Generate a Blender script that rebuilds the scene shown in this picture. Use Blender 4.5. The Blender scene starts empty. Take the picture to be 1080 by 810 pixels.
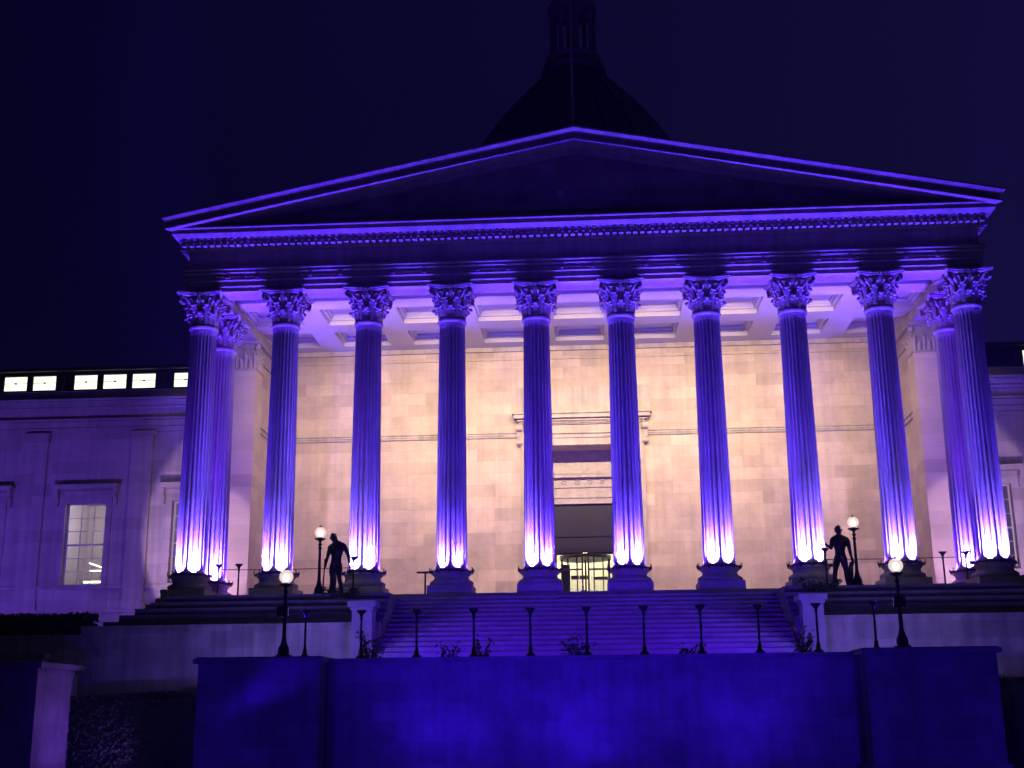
import bpy, bmesh, math, random
from mathutils import Vector, Matrix, noise
random.seed(7)
PI = math.pi
C = bpy.context.scene.collection
scene = bpy.context.scene
GROUND = -5.95      # quadrangle level (z = 0 is the foot of the column shafts)
FLOOR = -0.80       # portico floor
S = 2.75            # column spacing

# ------------------------------------------------------------------ materials
def new_mat(name):
    m = bpy.data.materials.new(name); m.use_nodes = True
    nt = m.node_tree; b = nt.nodes['Principled BSDF']
    return m, nt, b

def stone(name, col, rough=0.85, var=0.22, scale=1.3, blocks=None, bump=0.25, streak=0.0, coord='Object'):
    """weathered limestone; blocks=(plane, width, height) draws ashlar joints"""
    m, nt, b = new_mat(name); N = nt.nodes; L = nt.links
    tc = N.new('ShaderNodeTexCoord')
    n1 = N.new('ShaderNodeTexNoise'); n1.inputs['Scale'].default_value = scale; n1.inputs['Detail'].default_value = 6; n1.inputs['Roughness'].default_value = .65
    L.new(tc.outputs[coord], n1.inputs['Vector'])
    n2 = N.new('ShaderNodeTexNoise'); n2.inputs['Scale'].default_value = 38; n2.inputs['Detail'].default_value = 4
    L.new(tc.outputs[coord], n2.inputs['Vector'])
    mr = N.new('ShaderNodeMapRange'); mr.inputs[1].default_value = .3; mr.inputs[2].default_value = .7
    mr.inputs[3].default_value = 1 - var; mr.inputs[4].default_value = 1 + var * .5
    L.new(n1.outputs['Fac'], mr.inputs[0])
    mr2 = N.new('ShaderNodeMapRange'); mr2.inputs[3].default_value = .86; mr2.inputs[4].default_value = 1.1
    L.new(n2.outputs['Fac'], mr2.inputs[0])
    mul = N.new('ShaderNodeMath'); mul.operation = 'MULTIPLY'
    L.new(mr.outputs[0], mul.inputs[0]); L.new(mr2.outputs[0], mul.inputs[1])
    fac = mul.outputs[0]
    if streak:
        mp = N.new('ShaderNodeMapping'); mp.inputs['Scale'].default_value = (3.2, 3.2, .16)
        L.new(tc.outputs[coord], mp.inputs['Vector'])
        n3 = N.new('ShaderNodeTexNoise'); n3.inputs['Scale'].default_value = 1.4; n3.inputs['Detail'].default_value = 5
        L.new(mp.outputs[0], n3.inputs['Vector'])
        r3 = N.new('ShaderNodeMapRange'); r3.inputs[1].default_value = .35; r3.inputs[2].default_value = .62
        r3.inputs[3].default_value = 1 - streak; r3.inputs[4].default_value = 1
        L.new(n3.outputs['Fac'], r3.inputs[0])
        m3 = N.new('ShaderNodeMath'); m3.operation = 'MULTIPLY'
        L.new(fac, m3.inputs[0]); L.new(r3.outputs[0], m3.inputs[1]); fac = m3.outputs[0]
    base = None; hgt = n2.outputs['Fac']
    if blocks:
        pl, bw, bh = blocks
        sx = N.new('ShaderNodeSeparateXYZ'); L.new(tc.outputs[coord], sx.inputs[0])
        cx = N.new('ShaderNodeCombineXYZ')
        L.new(sx.outputs[{'x': 0, 'y': 1}[pl[0]]], cx.inputs[0]); L.new(sx.outputs[{'y': 1, 'z': 2}[pl[1]]], cx.inputs[1])
        br = N.new('ShaderNodeTexBrick'); br.inputs['Scale'].default_value = 1
        br.inputs['Brick Width'].default_value = bw; br.inputs['Row Height'].default_value = bh
        br.inputs['Mortar Size'].default_value = .006; br.inputs['Mortar Smooth'].default_value = .4
        br.inputs['Color1'].default_value = (*[c * .80 for c in col], 1)
        br.inputs['Color2'].default_value = (*[min(1, c * 1.10) for c in col], 1)
        br.inputs['Mortar'].default_value = (*[c * .76 for c in col], 1); br.inputs['Bias'].default_value = .1
        L.new(cx.outputs[0], br.inputs['Vector']); base = br.outputs['Color']
    mx = N.new('ShaderNodeMix'); mx.data_type = 'RGBA'; mx.blend_type = 'MULTIPLY'; mx.inputs[0].default_value = 1
    if base: L.new(base, mx.inputs[6])
    else: mx.inputs[6].default_value = (*col, 1)
    L.new(fac, mx.inputs[7]); L.new(mx.outputs[2], b.inputs['Base Color'])
    b.inputs['Roughness'].default_value = rough
    bp = N.new('ShaderNodeBump'); bp.inputs['Strength'].default_value = bump; bp.inputs['Distance'].default_value = .02
    L.new(hgt, bp.inputs['Height']); L.new(bp.outputs[0], b.inputs['Normal'])
    return m

def plain(name, col, rough=.5, metal=0.0, var=.15, scale=8):
    m, nt, b = new_mat(name); N = nt.nodes; L = nt.links
    tc = N.new('ShaderNodeTexCoord'); n = N.new('ShaderNodeTexNoise'); n.inputs['Scale'].default_value = scale; n.inputs['Detail'].default_value = 4
    L.new(tc.outputs['Object'], n.inputs['Vector'])
    r = N.new('ShaderNodeMapRange'); r.inputs[3].default_value = 1 - var; r.inputs[4].default_value = 1 + var
    L.new(n.outputs['Fac'], r.inputs[0])
    mx = N.new('ShaderNodeMix'); mx.data_type = 'RGBA'; mx.blend_type = 'MULTIPLY'; mx.inputs[0].default_value = 1
    mx.inputs[6].default_value = (*col, 1); L.new(r.outputs[0], mx.inputs[7]); L.new(mx.outputs[2], b.inputs['Base Color'])
    b.inputs['Roughness'].default_value = rough; b.inputs['Metallic'].default_value = metal
    return m

def emit(name, col, st, col2=None, scale=3):
    m = bpy.data.materials.new(name); m.use_nodes = True; nt = m.node_tree; N = nt.nodes; L = nt.links
    N.remove(N['Principled BSDF']); e = N.new('ShaderNodeEmission'); e.inputs[0].default_value = (*col, 1); e.inputs[1].default_value = st
    if col2:
        tc = N.new('ShaderNodeTexCoord'); n = N.new('ShaderNodeTexNoise'); n.inputs['Scale'].default_value = scale
        L.new(tc.outputs['Object'], n.inputs['Vector'])
        mx = N.new('ShaderNodeMix'); mx.data_type = 'RGBA'; L.new(n.outputs['Fac'], mx.inputs[0])
        mx.inputs[6].default_value = (*col, 1); mx.inputs[7].default_value = (*col2, 1); L.new(mx.outputs[2], e.inputs[0])
    L.new(e.outputs[0], N['Material Output'].inputs[0])
    return m

def glass(name, col=(.9, .95, 1), rough=.03, alpha=.25):
    m = bpy.data.materials.new(name); m.use_nodes = True; nt = m.node_tree; N = nt.nodes; L = nt.links
    b = N['Principled BSDF']; b.inputs['Base Color'].default_value = (.02, .02, .025, 1); b.inputs['Roughness'].default_value = rough
    t = N.new('ShaderNodeBsdfTransparent'); t.inputs[0].default_value = (*col, 1)
    mx = N.new('ShaderNodeMixShader'); mx.inputs[0].default_value = alpha
    L.new(t.outputs[0], mx.inputs[1]); L.new(b.outputs[0], mx.inputs[2]); L.new(mx.outputs[0], N['Material Output'].inputs[0])
    return m

PORT = (.50, .46, .40)
def frosted(name):
    m = bpy.data.materials.new(name); m.use_nodes = True; nt = m.node_tree; N = nt.nodes; L = nt.links
    N.remove(N['Principled BSDF']); t = N.new('ShaderNodeBsdfTransparent'); e = N.new('ShaderNodeEmission'); e.inputs[0].default_value = (1, .80, .72, 1); e.inputs[1].default_value = 1.1
    mx = N.new('ShaderNodeMixShader'); mx.inputs[0].default_value = .55
    L.new(t.outputs[0], mx.inputs[1]); L.new(e.outputs[0], mx.inputs[2]); L.new(mx.outputs[0], N['Material Output'].inputs[0]); return m
M = dict(frost=frosted('frosted_lamp_glass'),
    stone=stone('portland_stone', PORT, streak=.25),
    carved=stone('carved_stone', (.44, .40, .36), var=.3, scale=4),
    shaft=stone('shaft_stone', (.48, .44, .40), var=.18, scale=1.6, streak=.3),
    wall=stone('ashlar_wall', (.56, .47, .37), blocks=('xz', 1.35, .46), var=.22, scale=1.1, bump=.3, streak=.12),
    side=stone('ashlar_side_wall', (.54, .46, .37), blocks=('yz', 1.2, .46), var=.15, scale=.7),
    wing=stone('wing_stone', (.50, .46, .42), blocks=('xz', 1.3, .45), var=.12, streak=.2),
    ceil=stone('ceiling_plaster', (.50, .48, .47), var=.08, scale=.9, bump=.1),
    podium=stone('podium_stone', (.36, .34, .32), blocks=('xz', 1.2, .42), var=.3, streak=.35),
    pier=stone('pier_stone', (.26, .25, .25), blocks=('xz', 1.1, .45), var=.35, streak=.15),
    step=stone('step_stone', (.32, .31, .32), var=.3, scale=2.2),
    darkstep=stone('dark_step_stone', (.13, .13, .14), var=.4, scale=2.2),  # darker tone of the step stone, for the flank blocks
    roof=plain('lead_roof', (.06, .06, .07), .6), slate=plain('dark_slate', (.03, .03, .035), .7),
    iron=plain('black_iron', (.012, .012, .014), .4, .3), bronze=plain('dark_bronze', (.02, .018, .017), .45, .6),
    brass=plain('collar_metal', (.03, .03, .035), .45, .5),
    pave=stone('paving', (.16, .155, .15), blocks=('xy', .9, .6), var=.3, scale=.8),
    leaf=plain('hedge_leaves', (.035, .06, .022), 1.0, 0, .5, 14), leaf2=plain('shrub_leaves', (.07, .10, .04), .5, 0, .4, 14),
    bark=plain('bark', (.06, .045, .035), .9), frame=plain('painted_window_frame', (.55, .55, .52), .5),
    doorframe=plain('dark_door_frame', (.025, .022, .03), .35, .4), blind=plain('lobby_plaster', (.62, .58, .48), .8),
    glass=glass('window_glass'), dglass=glass('door_glass', alpha=.12),
    room=plain('room_paint', (.55, .50, .46), .9), panel=plain('black_panel', (.018, .017, .028), .35, 0, .3, 2),
    tube=emit('fluorescent_tube', (1, .93, .62), 9), clere=emit('lit_clerestory_glass', (1, .97, .62), 1.7, (1, 1, .8), 1.2),
    globe=emit('lamp_globe_glow', (1, .90, .80), 3.2), led=emit('led_lens', (.35, .22, 1), 3), pole=plain('flagpole_paint', (.5, .42, .34), .5),
    cable=plain('steel_cable', (.04, .035, .04), .4, .6),
)

# ------------------------------------------------------------------ mesh helpers
def link(name, me, mat, parent=None, smooth=False):
    o = bpy.data.objects.new(name, me); C.objects.link(o)
    if mat is not None: me.materials.append(mat)
    if smooth:
        me.polygons.foreach_set('use_smooth', [True] * len(me.polygons))
    if parent: o.parent = parent
    return o

def obj(name, bm, mat, parent=None, smooth=False, auto=None):
    me = bpy.data.meshes.new(name)
    bmesh.ops.recalc_face_normals(bm, faces=bm.faces[:])
    if auto is not None:
        for e in bm.edges:
            if len(e.link_faces) == 2 and e.calc_face_angle(0) > auto: e.smooth = False
        smooth = True
    bm.to_mesh(me); bm.free()
    return link(name, me, mat, parent, smooth)

def box(bm, x0, x1, y0, y1, z0, z1, M4=None):
    v = [bm.verts.new(Vector((x, y, z))) for z in (z0, z1) for y in (y0, y1) for x in (x0, x1)]
    if M4 is not None:
        for q in v: q.co = M4 @ q.co
    for f in ((0, 2, 3, 1), (4, 5, 7, 6), (0, 1, 5, 4), (2, 6, 7, 3), (0, 4, 6, 2), (1, 3, 7, 5)):
        bm.faces.new([v[i] for i in f])
    return v

def lathe(bm, prof, n=32, cx=0, cy=0, rfun=None):
    rings = []
    for r, z in prof:
        if r < 1e-5: rings.append([bm.verts.new((cx, cy, z))])
        else: rings.append([bm.verts.new((cx + r * math.cos(2 * PI * k / n), cy + r * math.sin(2 * PI * k / n), z)) for k in range(n)])
    for a, b in zip(rings, rings[1:]):
        for k in range(n):
            k2 = (k + 1) % n
            if len(a) == 1 and len(b) == 1: continue
            if len(a) == 1: bm.faces.new((a[0], b[k2], b[k]))
            elif len(b) == 1: bm.faces.new((a[k], a[k2], b[0]))
            else: bm.faces.new((a[k], a[k2], b[k2], b[k]))
    for e in (rings[0], rings[-1]):
        if len(e) > 1: bm.faces.new(e)

def tube(bm, pts, rad, n=8, caps=True):
    pts = [Vector(p) for p in pts]; rs = rad if isinstance(rad, (list, tuple)) else [rad] * len(pts)
    rings = []; up = Vector((0, 0, 1))
    for i, p in enumerate(pts):
        d = (pts[min(i + 1, len(pts) - 1)] - pts[max(i - 1, 0)]).normalized()
        a = d.cross(up)
        if a.length < .05: a = d.cross(Vector((0, 1, 0)))
        a.normalize(); b = d.cross(a)
        rings.append([bm.verts.new(p + (a * math.cos(2 * PI * k / n) + b * math.sin(2 * PI * k / n)) * rs[i]) for k in range(n)])
    for a, b in zip(rings, rings[1:]):
        for k in range(n): bm.faces.new((a[k], a[(k + 1) % n], b[(k + 1) % n], b[k]))
    if caps: bm.faces.new(rings[0]); bm.faces.new(rings[-1])

def ball(bm, c, r, sc=(1, 1, 1), sub=2):
    bmesh.ops.create_icosphere(bm, subdivisions=sub, radius=1, matrix=Matrix.Translation(c) @ Matrix.Diagonal((r * sc[0], r * sc[1], r * sc[2], 1)))

def sweep(bm, prof, path, closed_prof=True, cap=True):
    """prof: list of (out, z); path: function out,z -> list of 3D points"""
    rows = [[bm.verts.new(p) for p in path(o_, z_)] for o_, z_ in prof]
    n = len(rows)
    for i in range(n if closed_prof else n - 1):
        a, b = rows[i], rows[(i + 1) % n]
        for k in range(len(a) - 1): bm.faces.new((a[k], a[k + 1], b[k + 1], b[k]))
    if cap and closed_prof:
        bm.faces.new([r[0] for r in rows]); bm.faces.new([r[-1] for r in rows])

def empty(name, loc=(0, 0, 0)):
    o = bpy.data.objects.new(name, None); o.location = loc; o.empty_display_size = .3; C.objects.link(o); return o

def tag(o, label, cat, group=None, kind=None):
    if label: o['label'] = label
    if cat: o['category'] = cat
    if group: o['group'] = group
    if kind: o['kind'] = kind
    return o

def copy_tree(o, parent=None):
    c = o.copy(); C.objects.link(c); c.parent = parent
    for ch in [x for x in bpy.data.objects if x.parent == o]: copy_tree(ch, c)
    return c

def B(name, mat, parent, *boxes, bevel=0):
    bm = bmesh.new()
    for b in boxes: box(bm, *b)
    if bevel: bmesh.ops.bevel(bm, geom=bm.edges[:], offset=bevel, segments=2, affect='EDGES')
    return obj(name, bm, mat, parent)

# ------------------------------------------------------------------ ground
bm = bmesh.new(); box(bm, -300, 300, -300, 500, GROUND - .5, GROUND)
tag(obj('ground', bm, M['pave']), None, None, kind='structure')

# ------------------------------------------------------------------ the building
bld = tag(empty('neoclassical_building', (0, 4, GROUND)),
          'pale stone neoclassical building with ten column portico under a pediment lit violet at night', 'building')
INV = Matrix.Translation((0, -4, -GROUND))
def bp(o):      # parent keeping world placement
    o.parent = bld; o.matrix_parent_inverse = INV; return o

# --- column prototype
def flute_ring(r, depth, z, n=24, k=6):
    pts = []
    for i in range(n):
        for j in range(k):
            t = j / k; a = 2 * PI * (i + t) / n + PI / 24
            if t < .17: rr = r
            else:
                u = (t - .17) / .83; rr = r - depth * math.sin(PI * u) ** .7
            pts.append((rr * math.cos(a), rr * math.sin(a), z))
    return pts

def make_shaft():
    bm = bmesh.new(); H = 8.02; prev = None; zs = [0, .06, .12, .16, .2, .26, 1, 2, 3, 4, 5, 6, 7, 7.6, 7.7, 7.76, 7.8, 7.85, 7.9]
    for z in zs:
        t = z / H; r = .482 - .065 * (t ** 1.35)
        if z <= .06: r += .03 * (1 - z / .06) ** 1 ; d = 0
        elif z < .26: d = .055 * math.sqrt(max(0, 1 - ((.26 - z) / .16) ** 2)) if z > .1 else 0
        elif z > 7.7: d = .045 * math.sqrt(max(0, 1 - ((z - 7.7) / .12) ** 2)) if z < 7.82 else 0
        else: d = .055 - .010 * t
        ring = [bm.verts.new(p) for p in flute_ring(r, d, z)]
        if prev:
            n = len(ring)
            for i in range(n): bm.faces.new((prev[i], prev[(i + 1) % n], ring[(i + 1) % n], ring[i]))
        prev = ring
    bm.faces.new(prev)
    # astragal
    lathe(bm, [(.40, 7.88), (.425, 7.9), (.43, 7.95), (.46, 7.97), (.475, 8.0), (.475, 8.05), (.455, 8.08), (.42, 8.09), (.40, 8.09)], 48)
    me = bpy.data.meshes.new('column'); bmesh.ops.recalc_face_normals(bm, faces=bm.faces[:])
    for e in bm.edges:
        if len(e.link_faces) == 2 and e.calc_face_angle(0) > .55: e.smooth = False
    bm.to_mesh(me); bm.free(); me.materials.append(M['shaft']); me.polygons.foreach_set('use_smooth', [True] * len(me.polygons))
    return me

def leaf(bm, ang, r0, z0, h, w, curl, seg=9):
    """acanthus leaf standing on the bell and curling outwards, with thickness"""
    ca, sa = math.cos(ang), math.sin(ang); front = []; back = []
    for i in range(seg + 1):
        t = i / seg
        if t < .62:
            u = t / .62; out = r0 + .03 + .05 * u * u; z = z0 + h * .86 * u
        else:
            u = (t - .62) / .38; a = u * 2.5
            out = r0 + .08 + curl * (1 - math.cos(a)) * .62; z = z0 + h * .86 + curl * math.sin(a) * .75
        ww = w * (.5 + .5 * math.sin(PI * min(1, t * 1.05) ** .8)) * (1 - .62 * t ** 4) * (1 + .16 * math.sin(t * 22))
        rowf = []; rowb = []
        for j in range(-2, 3):
            s = j / 2; bow = -.05 * s * s + (.014 if j == 0 else 0) + (.012 if abs(j) == 1 else 0) * math.sin(t * 22)
            o_ = out + bow; y = ww * s
            rowf.append(bm.verts.new((ca * o_ - sa * y, sa * o_ + ca * y, z - .05 * s * s * h)))
            ob = o_ - .035; rowb.append(bm.verts.new((ca * ob - sa * y * .9, sa * ob + ca * y * .9, z - .05 * s * s * h - .012)))
        front.append(rowf); back.append(rowb)
    for g in (front, back):
        for i in range(seg):
            for j in range(4): bm.faces.new((g[i][j], g[i][j + 1], g[i + 1][j + 1], g[i + 1][j]))
    for i in range(seg):
        for j in (0, 4): bm.faces.new((front[i][j], front[i + 1][j], back[i + 1][j], back[i][j]))
    for i in (0, seg):
        for j in range(4): bm.faces.new((front[i][j], front[i][j + 1], back[i][j + 1], back[i][j]))

def volute(bm, ang, r, z, rad, th, span=0.0, lean=1):
    pts = []; rs = []; ca, sa = math.cos(ang), math.sin(ang)
    # stem rising from the bell then coiling
    for t in range(7):
        u = t / 6; o_ = .40 + (r - .40) * u ** 1.6; zz = z - .42 + (.42 + rad) * u
        y = span * (1 - u) * lean
        pts.append((ca * o_ - sa * y, sa * o_ + ca * y, zz)); rs.append(th * (.5 + .4 * u))
    for t in range(1, 17):
        a = PI / 2 - t / 16 * 3.3 * PI; q = rad * (1 - .78 * t / 16)
        o_ = r + q * math.cos(a); zz = z + q * math.sin(a)
        pts.append((ca * o_, sa * o_, zz)); rs.append(th * (1 - .35 * t / 16))
    tube(bm, pts, rs, 6)

def make_capital():
    bm = bmesh.new()
    lathe(bm, [(.36, 0), (.40, .02), (.42, .4), (.46, .68), (.54, .90), (.58, .96), (.3, .965)], 32)
    for k in range(8): leaf(bm, 2 * PI * k / 8, .41, .0, .37, .150, .15)
    for k in range(8): leaf(bm, 2 * PI * (k + .5) / 8, .425, .02, .66, .150, .16)
    for k in range(16):
        a_ = PI * k / 8; lo_ = k % 2 == 0; r_ = .62 if lo_ else .64; z_ = .35 if lo_ else .63
        ball(bm, (math.cos(a_) * r_, math.sin(a_) * r_, z_), .055, (1, 1, .9), 2)
        for sg in (-1, 1):
            b_ = a_ + sg * .17; ball(bm, (math.cos(b_) * (r_ - .07), math.sin(b_) * (r_ - .07), z_ - .07), .042, (1, 1, 1.1), 1)
    for k in range(16): ball(bm, (math.cos(PI * k / 8 + PI / 16) * .53, math.sin(PI * k / 8 + PI / 16) * .53, .80), .055, (1, 1, 1.3), 1)
    for k in range(4):
        for s in (-1, 1): leaf(bm, PI / 4 + PI / 2 * k + s * .27, .48, .42, .44, .12, .13, 7)
        a = PI / 4 + PI / 2 * k
        for s in (-1, 1): volute(bm, a, .79, .82, .13, .065, .16, s)
        for s in (-1, 1): volute(bm, PI / 2 * k + s * .17, .55, .82, .085, .042, .05, s)
    me = bpy.data.meshes.new('capital'); bmesh.ops.recalc_face_normals(bm, faces=bm.faces[:]); bm.to_mesh(me); bm.free()
    me.materials.append(M['carved']); me.polygons.foreach_set('use_smooth', [True] * len(me.polygons))
    bm = bmesh.new(); out = []     # abacus with four hollowed sides and cut corners
    for k in range(4):
        a0 = -PI / 4 + PI / 2 * k
        for j in range(13):
            t = j / 12; y = (-.70 + 1.40 * t); x = .76 - .15 * math.sin(PI * t)
            c, s = math.cos(PI / 2 * k), math.sin(PI / 2 * k); out.append((c * x - s * y, s * x + c * y))
    lv = [(.93, .965), (.96, 1.0), (.96, 1.02), (1.0, 1.04), (1.0, 1.095)]; prev = None; first = None
    for sc, z in lv:
        ring = [bm.verts.new((x * sc, y * sc, z)) for x, y in out]
        if prev:
            for i in range(len(ring)): bm.faces.new((prev[i], prev[(i + 1) % len(ring)], ring[(i + 1) % len(ring)], ring[i]))
        else: first = ring
        prev = ring
    bm.faces.new(prev); bm.faces.new(first)
    for k in range(4):              # fleuron in the middle of each side
        a = PI / 2 * k
        for q in range(6):
            b_ = 2 * PI * q / 6
            y = .06 * math.cos(b_); z = 1.02 + .06 * math.sin(b_)
            ball(bm, (math.cos(a) * .62 - math.sin(a) * y, math.sin(a) * .62 + math.cos(a) * y, z), .042, sub=1)
        ball(bm, (math.cos(a) * .65, math.sin(a) * .65, 1.02), .04, sub=1)
    ab = bpy.data.meshes.new('abacus'); bmesh.ops.recalc_face_normals(bm, faces=bm.faces[:]); bm.to_mesh(ab); bm.free(); ab.materials.append(M['carved'])
    return me, ab

def make_base():
    bm = bmesh.new()
    prof = [(.40, -.02), (.515, -.02), (.53, -.05), (.56, -.07)]
    for k in range(9): a = PI / 2 - PI * k / 8; prof.append((.555 + .05 * math.cos(a), -.13 + .055 * math.sin(a)))
    prof += [(.555, -.20), (.535, -.24), (.535, -.29), (.58, -.335), (.60, -.345)]
    for k in range(9): a = PI / 2 - PI * k / 8; prof.append((.60 + .085 * math.cos(a), -.435 + .085 * math.sin(a)))
    prof += [(.60, -.525), (.4, -.525)]
    lathe(bm, prof, 48)
    box(bm, -.69, .69, -.69, .69, FLOOR + .002, -.52)
    me = bpy.data.meshes.new('column_base'); bmesh.ops.recalc_face_normals(bm, faces=bm.faces[:])
    for e in bm.edges:
        if len(e.link_faces) == 2 and e.calc_face_angle(0) > .7: e.smooth = False
    bm.to_mesh(me); bm.free(); me.materials.append(M['step']); me.polygons.foreach_set('use_smooth', [True] * len(me.polygons))
    return me
shaft_me = make_shaft(); cap_me, ab_me = make_capital(); base_me = make_base()
cols = [((i - 4.5) * S, 0.0) for i in range(10)] + [(-12.47, 2.55), (12.47, 2.55)]
for i, (x, y) in enumerate(cols):
    o = bpy.data.objects.new('column', shaft_me); C.objects.link(o); bp(o); o.location = (x, y, 0)
    # the shafts differ slightly in the turn of their flutes
    o.rotation_euler[2] = (i % 4) * PI / 2
    for nm, me, z in (('column_base', base_me, 0), ('capital', cap_me, 8.09)):
        c = bpy.data.objects.new(nm, me); C.objects.link(c); c.parent = o; c.location = (0, 0, z)
        if nm == 'capital':
            a = bpy.data.objects.new('abacus', ab_me); C.objects.link(a); a.parent = o; a.location = (0, 0, 8.09)

# --- entablature wrapping three sides
W, D, YB = 12.85, .45, 8.0
def wrap(o_, z):
    return [(-(W + o_), YB, z), (-(W + o_), -(D + o_), z), (W + o_, -(D + o_), z), (W + o_, YB, z)]
def band(name, prof, mat='stone'):
    bm = bmesh.new(); sweep(bm, prof, wrap); return bp(obj(name, bm, M[mat]))
band('architrave', [(-.90, 9.19), (0, 9.19), (0, 9.33), (.045, 9.36), (.045, 9.53), (.085, 9.565), (.085, 9.60), (.07, 9.61), (.07, 9.76), (.10, 9.79),
                    (.125, 9.82), (.125, 9.85), (.105, 9.86), (.105, 9.89), (.15, 9.92), (.155, 9.94), (.155, 9.99), (-.90, 9.99)])
band('frieze', [(-.90, 9.992), (0, 9.992), (0, 10.60), (.05, 10.61), (.09, 10.66), (-.90, 10.66)])
band('cornice', [(-.90, 10.662), (.12, 10.662), (.13, 10.69), (.13, 10.84), (.18, 10.845), (.20, 10.87), (.20, 10.965), (.40, 10.97),
                 (.42, 11.0), (.47, 11.05), (.50, 11.085), (.47, 11.09), (.47, 11.22), (.53, 11.225), (.56, 11.25), (.56, 11.30), (.50, 11.315), (-.90, 11.33)])
def row(bm, pitch, w, o0, o1, z0, z1):
    L_ = 2 * (W + o0); n = int(L_ / pitch)
    for k in range(n + 1):
        x = -L_ / 2 + (L_ - n * pitch) / 2 + k * pitch
        box(bm, x - w / 2, x + w / 2, -(D + o1), -(D + o0) + .01, z0, z1)
    for k in range(int((YB + D) / pitch)):
        y = -D + .1 + k * pitch
        for s in (-1, 1):
            xa, xb = sorted((s * (W + o0 - .01), s * (W + o1))); box(bm, xa, xb, y - w / 2, y + w / 2, z0, z1)
bm = bmesh.new(); row(bm, .225, .135, .12, .35, 10.70, 10.825); bp(obj('dentil_course', bm, M['stone']))
bm = bmesh.new(); row(bm, .225, .085, .19, .365, 10.885, 10.945); bp(obj('egg_and_dart_course', bm, M['carved']))
bm = bmesh.new(); row(bm, .11, .06, .07, .105, 9.66, 9.71)
for k in range(9):     # carved studs between the columns
    for s in (-.5, .5):
        box(bm, (k - 4) * S + s - .06, (k - 4) * S + s + .06, -(D + .13), -D, 9.62, 9.74)
bp(obj('bead_course', bm, M['carved']))

# --- pediment
ZA, SL = 14.24, .2
def rake(o_, dz):
    xe = W + o_ ; return [(-xe, -(D + o_), ZA - SL * xe + dz), (0, -(D + o_), ZA + dz), (xe, -(D + o_), ZA - SL * xe + dz)]
bm = bmesh.new()
sweep(bm, [(-.3, -.50), (.06, -.50), (.10, -.46), (.20, -.45), (.40, -.43), (.48, -.40), (.58, -.37), (.62, -.36), (.675, -.33), (.675, -.26), (.60, -.25), (.60, -.10),
           (.66, -.09), (.69, -.05), (.73, .0), (.765, .04), (.765, .10), (.72, .115), (-.3, .16)], rake)
bp(obj('raking_cornice', bm, M['stone']))
bm = bmesh.new()
zt = lambda x: ZA - SL * abs(x) - .48
xq = (ZA - .48 - 11.32) / SL
f = [bm.verts.new(p) for p in ((-xq, -D + .12, 11.32), (xq, -D + .12, 11.32), (0, -D + .12, ZA - .48))]
g = [bm.verts.new(p) for p in ((-xq, .6, 11.32), (xq, .6, 11.32), (0, .6, ZA - .48))]
bm.faces.new(f); bm.faces.new(g)
for a in range(3): bm.faces.new((f[a], f[(a + 1) % 3], g[(a + 1) % 3], g[a]))
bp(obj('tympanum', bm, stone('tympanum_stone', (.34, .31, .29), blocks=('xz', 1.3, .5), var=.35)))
# roof
bm = bmesh.new()
for s in (-1, 1):
    a = [(0, -1.05, ZA + .17), (s * 13.5, -1.05, ZA + .17 - SL * 13.5), (s * 13.5, 14, ZA + .17 - SL * 13.5), (0, 14, ZA + .17)]
    lo = [bm.verts.new((x, y + .02, z - .10)) for x, y, z in a]; hi = [bm.verts.new(q) for q in a]
    bm.faces.new(lo); bm.faces.new(hi)
    for k in range(4): bm.faces.new((lo[k], lo[(k + 1) % 4], hi[(k + 1) % 4], hi[k]))
bp(obj('roof', bm, M['roof']))
for s in (-1, 1):
    bp(B('gutter', M['stone'], None, (*sorted((s * 13.05, s * 13.44)), -.98, 14, 11.335, 11.50)))
B('small_wall_light', M['frame'], None, (-.62, -.40, -.44, -.33, 12.22, 12.38)).parent = None
o = bpy.data.objects['small_wall_light']; o.name = 'pediment_light'; bp(o)
o['label'] = 'small pale light fitting low in the middle of the pediment'

# --- ceiling with coffers
coff_x = [(k - 4) * S for k in range(9)]; coff_y = [3.77 - S, 3.77, 3.77 + S]; HC = .93; ZC = 9.58
bm = bmesh.new(); HX = 11.96; Y0, Y1 = .44, 8.26
xs = [-HX] + [v for c in coff_x for v in (c - HC, c + HC)] + [HX]
ys = [Y0] + [v for c in coff_y for v in (max(c - HC, Y0 + .02), c + HC)] + [Y1]
for i in range(len(xs) - 1):
    for j in range(len(ys) - 1):
        if i % 2 == 1 and j % 2 == 1: continue
        bm.faces.new([bm.verts.new(p) for p in ((xs[i], ys[j], ZC), (xs[i + 1], ys[j], ZC), (xs[i + 1], ys[j + 1], ZC), (xs[i], ys[j + 1], ZC))])
for cx in coff_x:
    for cy in coff_y:
        ya, yb = max(cy - HC, Y0 + .02), cy + HC; lv = [(0, 0), (0, .16), (.10, .16), (.10, .24), (.16, .30), (.16, .38)]; prev = None
        for ins, h in lv:
            r = [bm.verts.new(p) for p in ((cx - HC + ins, ya + ins, ZC + h), (cx + HC - ins, ya + ins, ZC + h), (cx + HC - ins, yb - ins, ZC + h), (cx - HC + ins, yb - ins, ZC + h))]
            if prev:
                for k in range(4): bm.faces.new((prev[k], prev[(k + 1) % 4], r[(k + 1) % 4], r[k]))
            prev = r
        bm.faces.new(prev)
bmesh.ops.remove_doubles(bm, verts=bm.verts[:], dist=.001)
ce = bp(obj('coffered_ceiling', bm, M['ceil']))
B('ceiling_slab', M['roof'], None, (-12.0, 12.0, .40, 8.3, 10.05, 10.6)); bp(bpy.data.objects['ceiling_slab'])

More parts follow.
